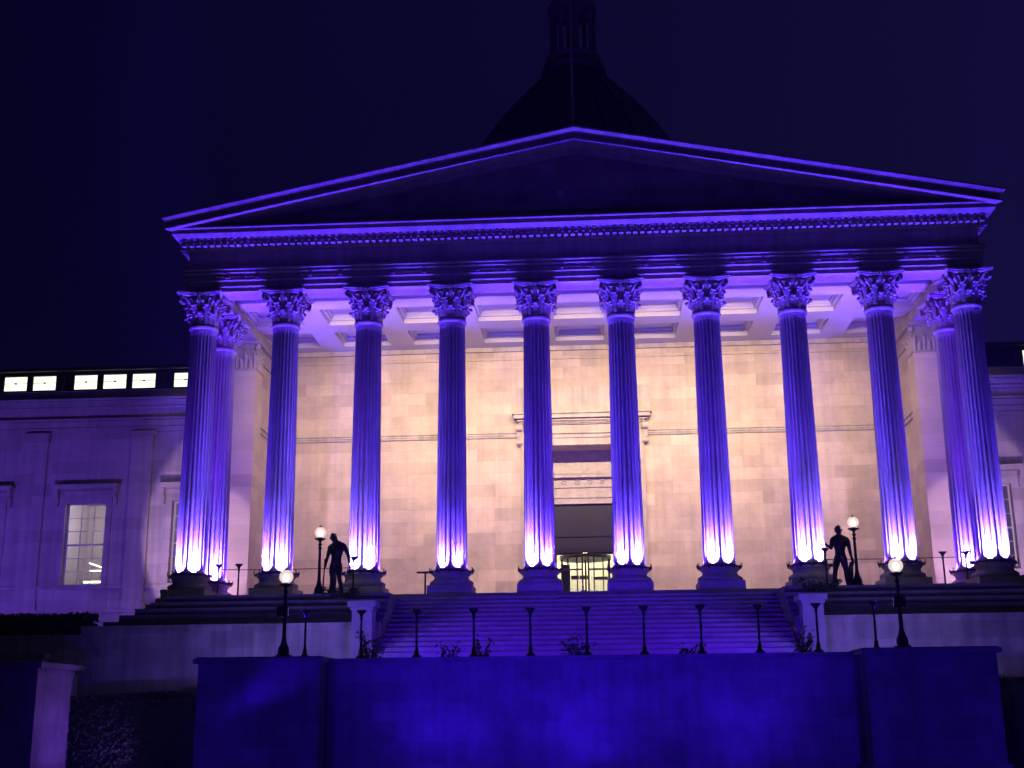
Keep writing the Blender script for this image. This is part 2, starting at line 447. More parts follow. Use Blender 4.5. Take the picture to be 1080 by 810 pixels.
# --- back wall with the doorway opening; recess behind it
HD = 1.78; ZH = 5.60; YW = 8.25
bm = bmesh.new(); TH = .55
for b_ in ((-12.8, -HD, YW, YW + TH, FLOOR, ZH), (HD, 12.8, YW, YW + TH, FLOOR, ZH), (-12.8, 12.8, YW, YW + TH, ZH, 11.4)): box(bm, *b_)
bp(obj('back_wall', bm, M['wall']))
bm = bmesh.new()
for s in (-1, 1):
    xa, xb = (-12.08, -HD - .62) if s < 0 else (HD + .62, 12.08)
    box(bm, xa, xb, YW - .05, YW + .01, 5.95, 6.12); box(bm, xa, xb, YW - .085, YW - .04, 6.03, 6.07); box(bm, xa, xb, YW - .09, YW - .04, 6.12, 6.15)
    x = xa + .1
    while x < xb - .05: box(bm, x, x + .05, YW - .07, YW - .045, 5.975, 6.02); x += .1
box(bm, -12.08, 12.08, YW - .045, YW + .01, 9.06, 9.10); box(bm, -12.08, 12.08, YW - .14, YW + .01, 9.40, 9.575)
bp(obj('string_course', bm, M['stone']))
# side walls and antae
for s in (-1, 1):
    def sx(a, b): return tuple(sorted((s * a, s * b)))
    x0, x1 = sx(12.1, 12.8)
    bm = bmesh.new(); box(bm, x0, x1, 5.96, YW + .3, FLOOR, 9.6)
    o = bp(obj('side_wall', bm, M['side']))
    bm = bmesh.new(); a0, a1 = sx(12.04, 12.11)
    box(bm, a0, a1, 5.98, YW - .1, 5.95, 6.12); c0, c1 = sx(11.99, 12.11); box(bm, c0, c1, 5.98, YW - .1, 6.12, 6.16); box(bm, c0, c1, 5.98, YW - .1, 9.38, 9.56)
    box(bm, a0, a1, 5.98, YW - .1, 8.60, 8.72)
    bp(obj('side_moulding', bm, M['stone']))
    x0, x1 = sx(11.95, 12.8)
    bm = bmesh.new(); box(bm, x0, x1, 5.05, 5.95, FLOOR, 8.09)
    box(bm, x0 - .05, x1 + .05, 5.0, 6.0, FLOOR + .001, -.3)
    o = bp(obj('corner_pilaster', bm, M['side']))
    bm = bmesh.new(); box(bm, x0 + .02, x1 - .02, 5.07, 5.93, 8.09, 9.08); box(bm, x0 - .04, x1 + .04, 5.01, 5.99, 8.05, 8.11)
    box(bm, x0 - .13, x1 + .13, 4.92, 6.08, 9.05, 9.185)
    cxm = (x0 + x1) / 2
    for k in range(5):
        for (bx_, by_, an) in ((x0 + .08 + k * .172, 5.07, -PI / 2), (x0 + .02 if s > 0 else x1 - .02, 5.15 + k * .172, PI if s > 0 else 0)):
            b2 = bmesh.new(); leaf(b2, 0, 0, 0, .34 if k % 2 else .6, .085, .10, 7)
            mt = Matrix.Translation((bx_, by_, 8.11)) @ Matrix.Rotation(an, 4, 'Z')
            mm = bpy.data.meshes.new('t'); b2.to_mesh(mm); b2.free(); mm.transform(mt); bm.from_mesh(mm); bpy.data.meshes.remove(mm)
    for q in (x0 - .02, x1 + .02):
        for yy in (5.03,): ball(bm, (q, yy, 8.93), .12, (1, .6, 1))
    cp = obj('capital', bm, M['carved']); cp.parent = o

# --- doorway
bm = bmesh.new()
for s in (-1, 1):
    for (a, b, pr, t) in ((HD, HD + .14, .05, 0), (HD + .14, HD + .40, .09, 0), (HD + .40, HD + .58, .15, 0)):
        xa, xb = sorted((s * a, s * b)); box(bm, xa, xb, YW - pr, YW + .02, FLOOR, 6.12 if a > HD else 5.62)
for (z0, z1, pr) in ((5.62, 5.90, .05), (5.90, 6.06, .09), (6.06, 6.12, .15), (6.12, 6.42, .06)):
    box(bm, -HD - .14 if z0 < 6 else -HD - .58, HD + .14 if z0 < 6 else HD + .58, YW - pr - .002, YW + .02, z0, z1)
surround = bp(obj('door_surround', bm, M['stone']))
bm = bmesh.new()
for (z0, z1, pr, hx) in ((6.42, 6.46, .12, 2.42), (6.55, 6.62, .24, 2.50), (6.64, 6.80, .36, 2.62), (6.80, 6.86, .42, 2.68), (6.86, 6.90, .12, 2.6), (6.90, 7.93, .07, 2.66)):
    box(bm, -hx, hx, YW - pr, YW + .02, z0, z1)
box(bm, -2.42, 2.42, YW - .13, YW + .02, 6.46, 6.55)
x = -2.36
while x < 2.35: box(bm, x, x + .06, YW - .20, YW - .12, 6.465, 6.545); x += .12
o = obj('door_hood', bm, M['stone']); o.parent = surround
for s in (-1, 1):
    bm = bmesh.new(); cx = s * 2.40
    tube(bm, [(cx - .12, YW - .22, 6.28), (cx + .12, YW - .22, 6.28)], .13, 16); tube(bm, [(cx - .12, YW - .13, 5.72), (cx + .12, YW - .13, 5.72)], .09, 16)
    v = [(-.10, YW, 6.42), (-.10, YW - .32, 6.42), (-.10, YW - .20, 6.10), (-.10, YW - .10, 5.75), (-.10, YW, 5.68)]
    l = [bm.verts.new((cx + a, b, c)) for a, b, c in v]; r = [bm.verts.new((cx - a, b, c)) for a, b, c in v]
    bm.faces.new(l); bm.faces.new(r)
    for k in range(5): bm.faces.new((l[k], l[(k + 1) % 5], r[(k + 1) % 5], r[k]))
    o = obj('console', bm, M['carved']); o.parent = surround
YR = YW + 1.0
bm = bmesh.new()
for s in (-1, 1):
    xa, xb = sorted((s * HD, s * (HD + .3))); box(bm, xa, xb, YW + TH - .001, YR + .3, FLOOR, ZH + .3)
box(bm, -HD - .3, HD + .3, YW + TH, YR + .3, ZH, ZH + .3)
bp(obj('doorway_reveal', bm, M['side']))
DW = 1.32; DH = 3.50
bm = bmesh.new()
for b_ in ((-HD, -DW, YR, YR + .25, FLOOR, DH), (DW, HD, YR, YR + .25, FLOOR, DH), (-HD, HD, YR, YR + .25, DH, ZH)): box(bm, *b_)
box(bm, -HD, HD, YR - .16, YR + .01, 4.52, 4.58); box(bm, -HD, HD, YR - .10, YR + .01, 4.58, 4.78)
box(bm, -HD, HD, YR - .05, YR + .01, 4.14, 4.20); box(bm, -1.5, 1.5, YR - .05, YR + .01, DH, DH + .22); box(bm, -1.5, 1.5, YR - .09, YR + .01, DH + .22, DH + .28)
for k in range(28): box(bm, -HD + .03 + k * .127, -HD + .09 + k * .127, YR - .14, YR - .09, 4.66, 4.72)
for k in range(-3, 4):       # row of small wreaths
    for q in range(10):
        a = 2 * PI * q / 10; ball(bm, (k * .5 + .25 + .075 * math.cos(a), YR - .02, 4.36 + .075 * math.sin(a)), .032, sub=1)
bp(obj('inner_door_case', bm, M['carved']))
# transom panel and doors
door = bp(B('transom_panel', M['panel'], None, (-DW, DW, YR + .06, YR + .12, 1.66, DH)))
B('transom_rail', M['doorframe'], door, (-DW, DW, YR - .02, YR + .10, 1.62, 1.80), (-DW, DW, YR + .02, YR + .09, 2.22, 2.27))
lob = bp(B('lobby', M['blind'], None, (-DW - .5, DW + .5, 14.0, 14.1, FLOOR, 4.0), (-DW - .6, -DW - .5, YR + .26, 14.1, FLOOR, 4.0), (DW + .5, DW + .6, YR + .26, 14.1, FLOOR, 4.0), (-DW - .5, DW + .5, YR + .26, 14.1, 3.9, 4.0)))
B('lobby_light', M['tube'], lob, (-.9, -.4, 11.2, 11.9, 3.80, 3.85), (.5, .9, 11.4, 12.2, 3.80, 3.85))
B('lobby_counter', M['doorframe'], lob, (-.95, -.62, 10.9, 11.1, FLOOR, 1.35), (-.6, .1, 12.6, 12.8, .95, 1.1), (-.2, .0, 11.9, 12.0, FLOOR, .45), (.35, .9, 12.4, 12.6, .9, 1.02))
for s in (-1, 1):
    fr = bp(B('door', M['doorframe'], None, (s * .62 - .54, s * .62 - .47, YR + .03, YR + .09, FLOOR, 1.62), (s * .62 + .47, s * .62 + .54, YR + .03, YR + .09, FLOOR, 1.62),
              (s * .62 - .47, s * .62 + .47, YR + .03, YR + .09, FLOOR, FLOOR + .12), (s * .62 - .47, s * .62 + .47, YR + .03, YR + .09, 1.55, 1.62), (s * .62 - .47, s * .62 + .47, YR + .03, YR + .08, .95, 1.01)))
    B('pane', M['dglass'], fr, (s * .62 - .47, s * .62 + .47, YR + .055, YR + .065, FLOOR + .12, 1.55))
    bm = bmesh.new(); tube(bm, [(s * .25, YR, -.1), (s * .25, YR - .05, 0), (s * .25, YR - .05, .7), (s * .25, YR, .8)], .018, 6); o = obj('handle', bm, M['frame']); o.parent = fr
# curved revolving-door screens behind the glass
bm = bmesh.new()
for s in (-1, 1):
    for k in range(4):
        a = s * (.35 + k * .45) + PI / 2
        x, y = math.cos(a) * .95, YR + 1.4 - math.sin(a) * .95
        box(bm, x - .025, x + .025, y - .025, y + .025, FLOOR, 1.5)
lathe(bm, [(.98, 1.5), (1.02, 1.5), (1.02, 1.64), (.98, 1.64)], 32, 0, YR + 1.4)
for a in (.5, 2.07, 3.64, 5.21):
    x, y = math.cos(a), math.sin(a); tube(bm, [(0, YR + 1.4, .2), (x * .9, YR + 1.4 + y * .9, .2)], .03, 6)
tube(bm, [(0, YR + 1.4, FLOOR), (0, YR + 1.4, 1.5)], .04, 8)
rd = bp(obj('revolving_door', bm, M['doorframe']))

# --- stylobate and main block
bm = bmesh.new()
for k in range(5): box(bm, -13.15 - .30 * k, 13.15 + .30 * k, -.85 - .0 * k - .001 * k, YW, FLOOR - .18 * (k + 1), FLOOR - .18 * k - (.002 if k else 0))
bp(obj('portico_floor', bm, M['step']))
bp(B('main_block', M['wing'], None, (-12.79, 12.79, 14.2, 30, GROUND, 11.2), (-12.79, -DW - .61, YW + TH + .6, 14.2, GROUND, 11.2), (DW + .61, 12.79, YW + TH + .6, 14.2, GROUND, 11.2)))
# --- dome and lantern
bm = bmesh.new()
prof = [(7.6, 11.2), (7.6, 19.2), (8.0, 19.4), (8.0, 19.8), (7.5, 19.9), (7.45, 20.3)]
def dome_r(t): return 1.5 + 4.9 * (1 - t) ** 1.02 + .5 * math.sin(PI * t), 20.4 + 7.1 * t
for k in range(13): prof.append(dome_r(k / 12))
prof += [(1.7, 27.8), (1.5, 28.2), (0, 28.3)]
lathe(bm, prof, 48, 0, 20)
dome = bp(obj('dome', bm, M['roof'], auto=.5))
bm = bmesh.new()
for k in range(24):
    a = 2 * PI * k / 24; ca, sa = math.cos(a), math.sin(a); pts = []
    for j in range(0, 13):
        r, z = dome_r(j / 12); r += .03; pts.append((r * ca, 20 + r * sa, z))
    tube(bm, pts, .07, 6)
o = obj('dome_ribs', bm, M['roof']); o.parent = dome
bm = bmesh.new(); lathe(bm, [(1.5, 28.2), (1.5, 28.5), (.3, 28.55), (.3, 31.3), (1.3, 31.4), (1.3, 31.6), (1.0, 32.1), (.6, 32.6), (.12, 32.9), (.04, 34.2), (0, 34.2)], 24, 0, 20)
for k in range(8):
    a = 2 * PI * k / 8 + .2; tube(bm, [(1.12 * math.cos(a), 20 + 1.12 * math.sin(a), 28.4), (1.12 * math.cos(a), 20 + 1.12 * math.sin(a), 31.45)], .11, 8)
o = obj('lantern', bm, stone('lantern_stone', (.25, .2, .16))); o.parent = dome

# --- wings
def wing(s):
    def X(a, b): return tuple(sorted((s * a, s * b)))
    w0, w1 = 12.82, 40
    wins = [15.1 + 4.2 * k for k in range(6)]
    bm = bmesh.new(); z0, z1 = .58, 3.78; GW = .80
    xa, xb = X(w0, w1); box(bm, xa, xb, YW, YW + .4, GROUND, z0); box(bm, xa, xb, YW, YW + .4, z1, 8.25)
    edge = [w0] + [v for c in wins for v in (c - GW, c + GW)] + [w1]
    for k in range(0, len(edge), 2): xa, xb = X(edge[k], edge[k + 1]); box(bm, xa, xb, YW, YW + .4, z0, z1)
    bp(obj('wing_wall', bm, M['wing']))
    bm = bmesh.new(); xa, xb = X(w0 + .02, w1)
    for (a, b, p) in ((-2.2, -.45, .10), (-.45, -.35, .16), (6.55, 6.75, .10), (6.77, 7.0, .13), (7.02, 7.10, .2), (7.45, 7.55, .22), (7.57, 7.75, .42), (7.77, 7.85, .48), (7.87, 8.27, .05)):
        box(bm, xa, xb, YW - p, YW + .001, a, b)
    bp(obj('wing_cornice', bm, M['wing']))
    for k in range(7):
        c = 13.0 + 4.2 * k + (.0 if k else .25); a, b = X(c - .41, c + .41); bm = bmesh.new()
        box(bm, a, b, YW - .15, YW + .002, -.35, 6.15)
        box(bm, a - .04, b + .04, YW - .20, YW + .002, 6.15, 6.22); box(bm, a - .02, b + .02, YW - .17, YW + .002, 6.22, 6.40); box(bm, a - .09, b + .09, YW - .25, YW + .002, 6.40, 6.54)
        box(bm, a - .05, b + .05, YW - .19, YW + .002, -.35, -.12)
        bp(obj('pilaster', bm, M['wing']))
    for i, c in enumerate(wins):
        if i > 3: continue
        bm = bmesh.new(); cx = s * c
        for q in (-1, 1):
            a, b = sorted((cx + q * GW, cx + q * (GW + .22))); box(bm, a, b, YW - .07, YW + .003, z0, 3.98)
            a, b = sorted((cx + q * (GW + .28), cx + q * (GW + .42))); box(bm, a, b, YW - .30, YW + .003, 3.95, 4.27); box(bm, a + .01, b - .01, YW - .16, YW + .003, 3.65, 3.95)
        box(bm, cx - GW, cx + GW, YW - .07, YW + .003, z1, 3.98); box(bm, cx - GW - .24, cx + GW + .24, YW - .04, YW + .003, 3.98, 4.24)
        box(bm, cx - 1.25, cx + 1.25, YW - .38, YW + .003, 4.27, 4.37); box(bm, cx - 1.30, cx + 1.30, YW - .42, YW + .003, 4.37, 4.44)
        box(bm, cx - 1.68, cx + 1.68, YW - .14, YW + .003, .43, .56); box(bm, cx - GW - .1, cx + GW + .1, YW - .17, YW + .05, .56, .60)
        for q in (-1, 1): a, b = sorted((cx + q * 1.0, cx + q * 1.06)); box(bm, a, b, YW - .03, YW + .003, -.35, .43)
        wn = bp(obj('window', bm, M['wing']))
        bm = bmesh.new(); y0, y1 = YW + .22, YW + .27
        for q in (-1, 1): a, b = sorted((cx + q * GW, cx + q * (GW - .06))); box(bm, a, b, y0, y1, z0, z1)
        for zz in (z0, z1 - .06): box(bm, cx - GW + .06, cx + GW - .06, y0, y1, zz, zz + .06)
        box(bm, cx - GW + .06, cx + GW - .06, y0 - .01, y1, 2.13, 2.19)
        for zz in (1.12, 1.64, 2.68, 3.20): box(bm, cx - GW + .06, cx + GW - .06, y0 + .01, y1 - .01, zz, zz + .022)
        for q in (-.25, .25): box(bm, cx + q - .011, cx + q + .011, y0 + .012, y1 - .012, z0 + .06, z1 - .06)
        fr = obj('frame', bm, M['frame']); fr.parent = wn
        o = B('pane', M['glass'], wn, (cx - GW + .03, cx + GW - .03, y0 + .02, y0 + .026, z0 + .03, z1 - .03))
        rm = B('room', M['room'], wn, (cx - 2.0, cx + 2.0, 13.4, 13.5, -.8, 4.6), (cx - 2.05, cx - 2.0, YW + .42, 13.5, -.8, 4.6), (cx + 2.0, cx + 2.05, YW + .42, 13.5, -.8, 4.6), (cx - 2, cx + 2, YW + .42, 13.5, 4.5, 4.6))
        if s < 0 and i == 1:
            B('strip_light', M['tube'], wn, (cx - .62, cx + .70, 10.0, 10.06, .86, .93), (cx - .65, cx - .05, 10.6, 10.65, 1.38, 1.43))
            bm = bmesh.new(); tube(bm, [(cx - .55, 10.3, 1.68), (cx - .05, 10.9, 1.50)], .025, 6); ob = obj('strip_light', bm, M['tube']); ob.parent = wn
    # clerestory set back behind the parapet
    YCs = 10.5
    bm = bmesh.new(); xa, xb = X(12.9, 40); box(bm, xa, xb, YCs, YCs + .3, 7.6, 8.96); box(bm, xa, xb, YCs, YCs + .3, 9.58, 9.72); box(bm, xa, xb, YCs - .25, YCs + 6, 9.72, 9.86)
    panes = []
    for g in range(6):
        for k in (-1, 0, 1):
            c = 15.2 + 4.25 * g + k * 1.24
            if c < 14.0: c = c
            panes.append(c)
    e = 12.9
    for c in panes:
        a, b = X(e, c - .51); box(bm, a, b, YCs, YCs + .3, 8.96, 9.58); e = c + .51
    a, b = X(e, 40); box(bm, a, b, YCs, YCs + .3, 8.96, 9.58)
    for g in range(7):
        a = s * (13.08 + 4.25 * g); tube(bm, [(a, YCs - .08, 8.3), (a, YCs - .08, 9.55)], .05, 8)
    bp(obj('clerestory', bm, M['slate']))
    for c in panes:
        cx = s * c
        if c > 26: continue
        dark = s > 0 and c < 17
        p = bp(B('clerestory_window', M['glass'] if dark else M['clere'], None, (cx - .50, cx + .50, YCs + .08, YCs + .10, 8.97, 9.57)))
        B('frame', M['iron'], p, (cx - .51, cx - .485, YCs + .03, YCs + .07, 8.96, 9.58), (cx + .485, cx + .51, YCs + .03, YCs + .07, 8.96, 9.58), (cx - .5, cx + .5, YCs + .03, YCs + .07, 9.275, 9.288), (cx - .04, cx + .04, YCs + .02, YCs + .07, 9.25, 9.31))
    bp(B('wing_roof', M['slate'], None, (*X(12.82, 40), YW + .4, YCs, 7.5, 7.7), (*X(12.82, 40), YCs + .31, 18, 7.5, 9.7)))
wing(-1); wing(1)

# ------------------------------------------------------------------ steps, podium, piers
def thing1(name, mat, label, cat, boxes, group=None, bevel=0):
    return tag(B(name, mat, None, *boxes, bevel=bevel), label, cat, group)
NST, RI, TR = 17, .15, .33
bm = bmesh.new()
for k in range(NST):
    zt_ = FLOOR - RI * (k + 1) - .0
    box(bm, -5.55, 5.55, -1.0 - TR * (k + 1), -.86 if k == 0 else -1.0 - TR * k + .0, GROUND + 2, zt_)
tag(obj('staircase', bm, M['step']), 'broad flight of stone steps climbing to the middle of the portico', 'staircase')
LAND = -3.34
for s, side in ((-1, 'left'), (1, 'right')):
    def X(a, b): return tuple(sorted((s * a, s * b)))
    bx_ = []
    for k in range(6): bx_.append((*X(5.57, 12.1 + .33 * k), -3.0 - .30 * k, -.86 if k == 0 else -2.7 - .30 * k, GROUND + 1, FLOOR - .15 - .20 * k))
    for k in range(1, 6): bx_.append((*X(12.1 + .33 * (k - 1), 12.1 + .33 * k), -2.7 - .30 * k, -.87, GROUND + 1, FLOOR - .15 - .20 * k))
    thing1('step_block', M['darkstep'], f'dark stepped stone block beneath the statue on the {side} of the stairs', 'step block', bx_)
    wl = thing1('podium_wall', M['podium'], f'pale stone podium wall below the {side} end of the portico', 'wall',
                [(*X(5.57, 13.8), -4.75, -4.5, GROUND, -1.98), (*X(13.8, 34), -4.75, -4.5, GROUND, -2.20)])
    B('coping', M['podium'], wl, (*X(5.57, 13.8), -4.80, -4.45, -1.98, -1.90), (*X(13.8, 34), -4.80, -4.45, -2.20, -2.12))
    tag(B('terrace', M['pave'], None, (*X(13.6, 60), -4.5, YW, GROUND, -2.2)), None, None, kind='structure')
    # stair pier at the foot of each cheek
    pz = empty('stair_pier', (s * 5.93, -5.1, LAND)); tag(pz, f'slim stone pier ending the {side} cheek of the stairs', 'pier')
    bm = bmesh.new(); box(bm, -.27, .27, -.30, .30, 0, 1.72); box(bm, -.33, .33, -.36, .36, 0, .22)
    o = obj('pier_shaft', bm, M['step'], pz)
    bm = bmesh.new(); box(bm, -.31, .31, -.34, .34, 1.72, 1.79); box(bm, -.37, .37, -.40, .40, 1.79, 1.95); o = obj('pier_cap', bm, M['step'], pz)
tag(B('landing', M['pave'], None, (-9.0, 9.2, -8.95, -4.76, GROUND, LAND)), None, None, kind='structure')
# terrace front wall with projecting piers
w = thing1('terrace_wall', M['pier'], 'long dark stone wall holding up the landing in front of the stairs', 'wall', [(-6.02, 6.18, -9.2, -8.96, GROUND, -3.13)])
B('coping', M['pier'], w, (-6.02, 6.18, -9.26, -8.86, -3.128, -3.05))
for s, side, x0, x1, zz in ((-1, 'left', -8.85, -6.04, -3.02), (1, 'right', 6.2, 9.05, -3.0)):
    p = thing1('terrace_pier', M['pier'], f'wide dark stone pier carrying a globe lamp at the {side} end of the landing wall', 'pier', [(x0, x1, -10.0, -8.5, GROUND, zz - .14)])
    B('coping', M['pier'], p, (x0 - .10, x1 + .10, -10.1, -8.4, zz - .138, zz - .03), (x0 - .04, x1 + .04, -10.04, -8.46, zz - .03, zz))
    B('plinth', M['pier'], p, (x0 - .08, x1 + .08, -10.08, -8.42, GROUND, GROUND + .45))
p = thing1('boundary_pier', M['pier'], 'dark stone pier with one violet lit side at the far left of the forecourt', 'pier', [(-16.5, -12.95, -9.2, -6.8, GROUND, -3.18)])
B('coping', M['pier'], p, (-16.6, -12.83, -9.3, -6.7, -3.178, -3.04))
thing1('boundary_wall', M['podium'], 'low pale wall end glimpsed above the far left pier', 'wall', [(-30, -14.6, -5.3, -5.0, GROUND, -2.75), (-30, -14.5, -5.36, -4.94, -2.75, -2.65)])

# ------------------------------------------------------------------ hedges and shrubs
def leaves(bm, pts, size):
    for p in pts:
        n = Vector((random.gauss(0, 1), random.gauss(0, 1), random.gauss(0, 1))).normalized(); a = n.orthogonal().normalized(); b = n.cross(a)
        s = size * random.uniform(.6, 1.3); p = Vector(p)
        bm.faces.new([bm.verts.new(p + v) for v in (a * s, b * s * .5, -a * s, -b * s * .5)])
def hedge(x0, x1, y0, y1, z0, z1, label, n, size=.06, mound=0):
    bm = bmesh.new(); box(bm, x0 + .08, x1 - .08, y0 + .08, y1 - .08, z0, z1 - .1 - mound); pts = []
    for k in range(n):
        x = random.uniform(x0, x1); y = random.uniform(y0, y1); h = 1
        top = z1 - mound * (2 * (x - x0) / (x1 - x0) - 1) ** 2 + .06 * noise.noise(Vector((x * .9, y, 0))) + .03 * noise.noise(Vector((x * 4, y * 3, 0)))
        r = random.random()
        if r < .45: p = (x, y, top - abs(random.gauss(0, .05)))
        elif r < .9: p = (x, y0 + abs(random.gauss(0, .06)), random.uniform(z0, top))
        else: p = (random.choice((x0, x1)) + random.gauss(0, .03), y, random.uniform(z0, top))
        pts.append(p)
    leaves(bm, pts, size)
    return tag(obj('hedge', bm, M['leaf']), label, 'hedge')
hedge(-30, -13.9, -4.3, -3.4, -2.2, -1.50, 'low dark clipped hedge along the edge of the terrace left of the portico', 9000)
hedge(13.9, 30, -4.3, -3.4, -2.2, -1.50, 'low dark clipped hedge along the terrace edge right of the portico', 5000)
hedge(-12.9, -8.95, -7.2, -5.6, GROUND, -3.75, 'tall dark hedge between the two left piers under the podium wall', 9000, mound=.1)
hedge(9.9, 16.5, -8.0, -6.2, GROUND, -3.55, 'tall dark hedge at the right edge of the forecourt', 9000, mound=.1)
def shrub(x, y, z, h, r, label, n=160, size=.05, mat='leaf2'):
    h += .27 if z == LAND else 0
    root = empty('shrub', (x, y, z)); tag(root, label, 'shrub')
    bm = bmesh.new(); tips = []
    for k in range(9):
        a = 2 * PI * k / 9 + random.uniform(-.3, .3); l = random.uniform(.6, 1); t = (math.cos(a) * r * l * .8, math.sin(a) * r * l * .6, h * random.uniform(.55, 1))
        tube(bm, [(0, 0, 0), (t[0] * .4, t[1] * .4, t[2] * .6), t], [.016, .01, .004], 5); tips.append(t)
    obj('stems', bm, M['bark'], root)
    bm = bmesh.new(); pts = []
    for k in range(n):
        t = random.choice(tips); u = random.uniform(.25, 1.05)
        pts.append((t[0] * u + random.gauss(0, .05), t[1] * u + random.gauss(0, .05), max(.03, t[2] * u + random.gauss(0, .05))))
    leaves(bm, pts, size); obj('foliage', bm, M[mat], root)
shrub(-5.15, -8.5, LAND, .75, .45, 'loose leafy shrub at the foot of the stairs beside the left stair pier', 320)
shrub(-3.2, -8.6, LAND, .42, .36, 'small leafy shrub on the landing between the third and fourth iron posts')
shrub(-2.45, -8.6, LAND, .48, .34, 'low leafy shrub on the landing just right of the fourth iron post', 200)
shrub(-.2, -8.6, LAND, .5, .5, 'leafy shrub on the landing beside the middle iron post', 240)
shrub(2.45, -8.6, LAND, .35, .42, 'lowest leafy shrub on the landing left of the eighth iron post', 150)
shrub(5.1, -8.4, LAND, .7, .4, 'loose leafy shrub at the foot of the stairs beside the right stair pier', 300)
shrub(-6.9, -3.2, -1.16, .34, .75, 'rounded dark bush in front of the left statue', 700, .05, 'leaf')
shrub(6.6, -3.2, -1.16, .34, .8, 'rounded dark bush in front of the right statue', 700, .05, 'leaf')

# ------------------------------------------------------------------ lamps, posts, ropes
def globe_lamp(x, y, z, H, label):
    t = tag(empty('globe_lamp', (x, y, z)), label, 'street lamp', 'globe lamps beside the stairs')
    bm = bmesh.new(); k = H
    lathe(bm, [(.19, 0), (.19, .06), (.14, .09), (.13, .22), (.10, .27), (.075, .34), (.06, .42), (.05, .46), (.042, k * .5), (.036, k - .62), (.06, k - .60), (.06, k - .57), (.035, k - .55),
               (.04, k - .50), (.075, k - .47), (.035, k - .44), (.035, k - .38), (.10, k - .34), (.17, k - .315), (.17, k - .30), (.07, k - .29), (.06, k - .25), (0, k - .25)], 20)
    obj('lamp_post', bm, M['iron'], t, auto=.6)
    bm = bmesh.new(); ball(bm, (0, 0, k - .12), .165, sub=3); gl = obj('globe', bm, M['frost'], t, True)
    bm = bmesh.new(); ball(bm, (0, 0, k - .14), .085, (1, 1, 1.2), sub=2); obj('bulb', bm, M['globe'], gl, True)
    bm = bmesh.new(); lathe(bm, [(.05, k + .035), (.04, k + .06), (.012, k + .09), (0, k + .10)], 12); obj('finial', bm, M['iron'], t)
    lt = bpy.data.lights.new('globe_light', 'POINT'); lt.energy = 80; lt.color = (1, .82, .68); lt.shadow_soft_size = .17
    lo = bpy.data.objects.new('globe_light', lt); lo.location = (0, 0, k - .12); lo.parent = t; C.objects.link(lo)
globe_lamp(-7.78, -2.3, FLOOR - .15, 1.98, 'globe lamp on an iron post left of the bowed statue on the portico')
globe_lamp(7.78, -2.3, FLOOR - .15, 1.98, 'globe lamp on an iron post right of the striding statue on the portico')
globe_lamp(-7.05, -9.3, -3.02, 2.0, 'globe lamp on the coping of the wide left terrace pier')
globe_lamp(7.2, -9.3, -3.0, 2.0, 'globe lamp on the coping of the wide right terrace pier')

def post_mesh(h):
    bm = bmesh.new()
    lathe(bm, [(.11, 0), (.11, .05), (.06, .09), (.045, .2), (.028, .26), (.028, h * .55), (.036, h * .57), (.026, h * .6), (.024, h - .22), (.045, h - .20), (.03, h - .17), (.05, h - .10), (.115, h - .03), (.12, h), (0, h)], 14)
    me = bpy.data.meshes.new('iron_post'); bmesh.ops.recalc_face_normals(bm, faces=bm.faces[:]); bm.to_mesh(me); bm.free(); me.materials.append(M['iron'])
    me.polygons.foreach_set('use_smooth', [True] * len(me.polygons)); return me
pm = post_mesh(1.12); ordn = ['leftmost', 'second', 'third', 'fourth', 'fifth', 'middle', 'seventh', 'eighth', 'ninth', 'tenth', 'rightmost']
px = [-6.62, -5.28, -3.96, -2.61, -1.28, .04, 1.37, 2.69, 4.02, 5.36, 6.68]
for i, x in enumerate(px):
    o = bpy.data.objects.new('iron_post', pm); C.objects.link(o); o.location = (x, -9.02 if abs(x) < 6 else -9.0, -3.05 if abs(x) < 6 else -3.02)
    tag(o, f'{ordn[i]} of the flared black iron posts along the landing wall' + (' from the left' if 0 < i < 10 and i != 5 else ''), 'post', 'iron posts along the landing wall')
pm2 = post_mesh(1.22)
fl = [(-11.78, 1.0, 'flared iron post on the portico floor just behind the leftmost front column'), (-11.12, 1.0, 'flared iron post on the portico floor between the two leftmost front columns'),
      (-6.9, -1.6, 'flared iron post right of the bowed statue in front of the third column'), (7.05, -1.6, 'flared iron post left of the striding statue in front of the eighth column'),
      (11.15, 1.0, 'flared iron post on the portico floor between the two rightmost front columns'), (11.85, 1.0, 'flared iron post on the portico floor just left of the rightmost front column')]
for x, y, lb in fl:
    o = bpy.data.objects.new('iron_post', pm2); C.objects.link(o); o.location = (x, y, FLOOR if y > 0 else FLOOR - .15); tag(o, lb, 'post', 'iron posts on the portico')
# two lectern-like stands
for x, y, lb in ((-5.0, .4, 'small flat topped iron stand left of the fourth column'), (-7.55, .6, 'small flat topped iron stand between the bowed statue and the third column')):
    t = tag(empty('iron_stand', (x, y, FLOOR)), lb, 'stand', 'flat topped stands on the portico')
    bm = bmesh.new(); tube(bm, [(0, 0, 0), (0, 0, .76)], .03, 8); lathe(bm, [(.14, 0), (.14, .03), (0, .035)], 12); obj('stem', bm, M['iron'], t)
    bm = bmesh.new(); box(bm, -.26, .22, -.13, .13, .76, .80); obj('top_plate', bm, M['iron'], t)
for sg, lb in ((-1, 'thin cable strung between the columns at waist height on the left'), (1, 'thin cable strung between the columns at waist height on the right')):
    bm = bmesh.new(); pts = []
    for k in range(25):
        u = k / 24; pts.append((sg * (11.78 - 4.88 * u), 1.0 - .52 * max(0, u - .86) / .14, .245 - .02 * math.sin(PI * u)))
    tube(bm, pts, .014, 6); tag(obj('barrier_cable', bm, M['cable']), lb, 'cable', 'cables on the portico')

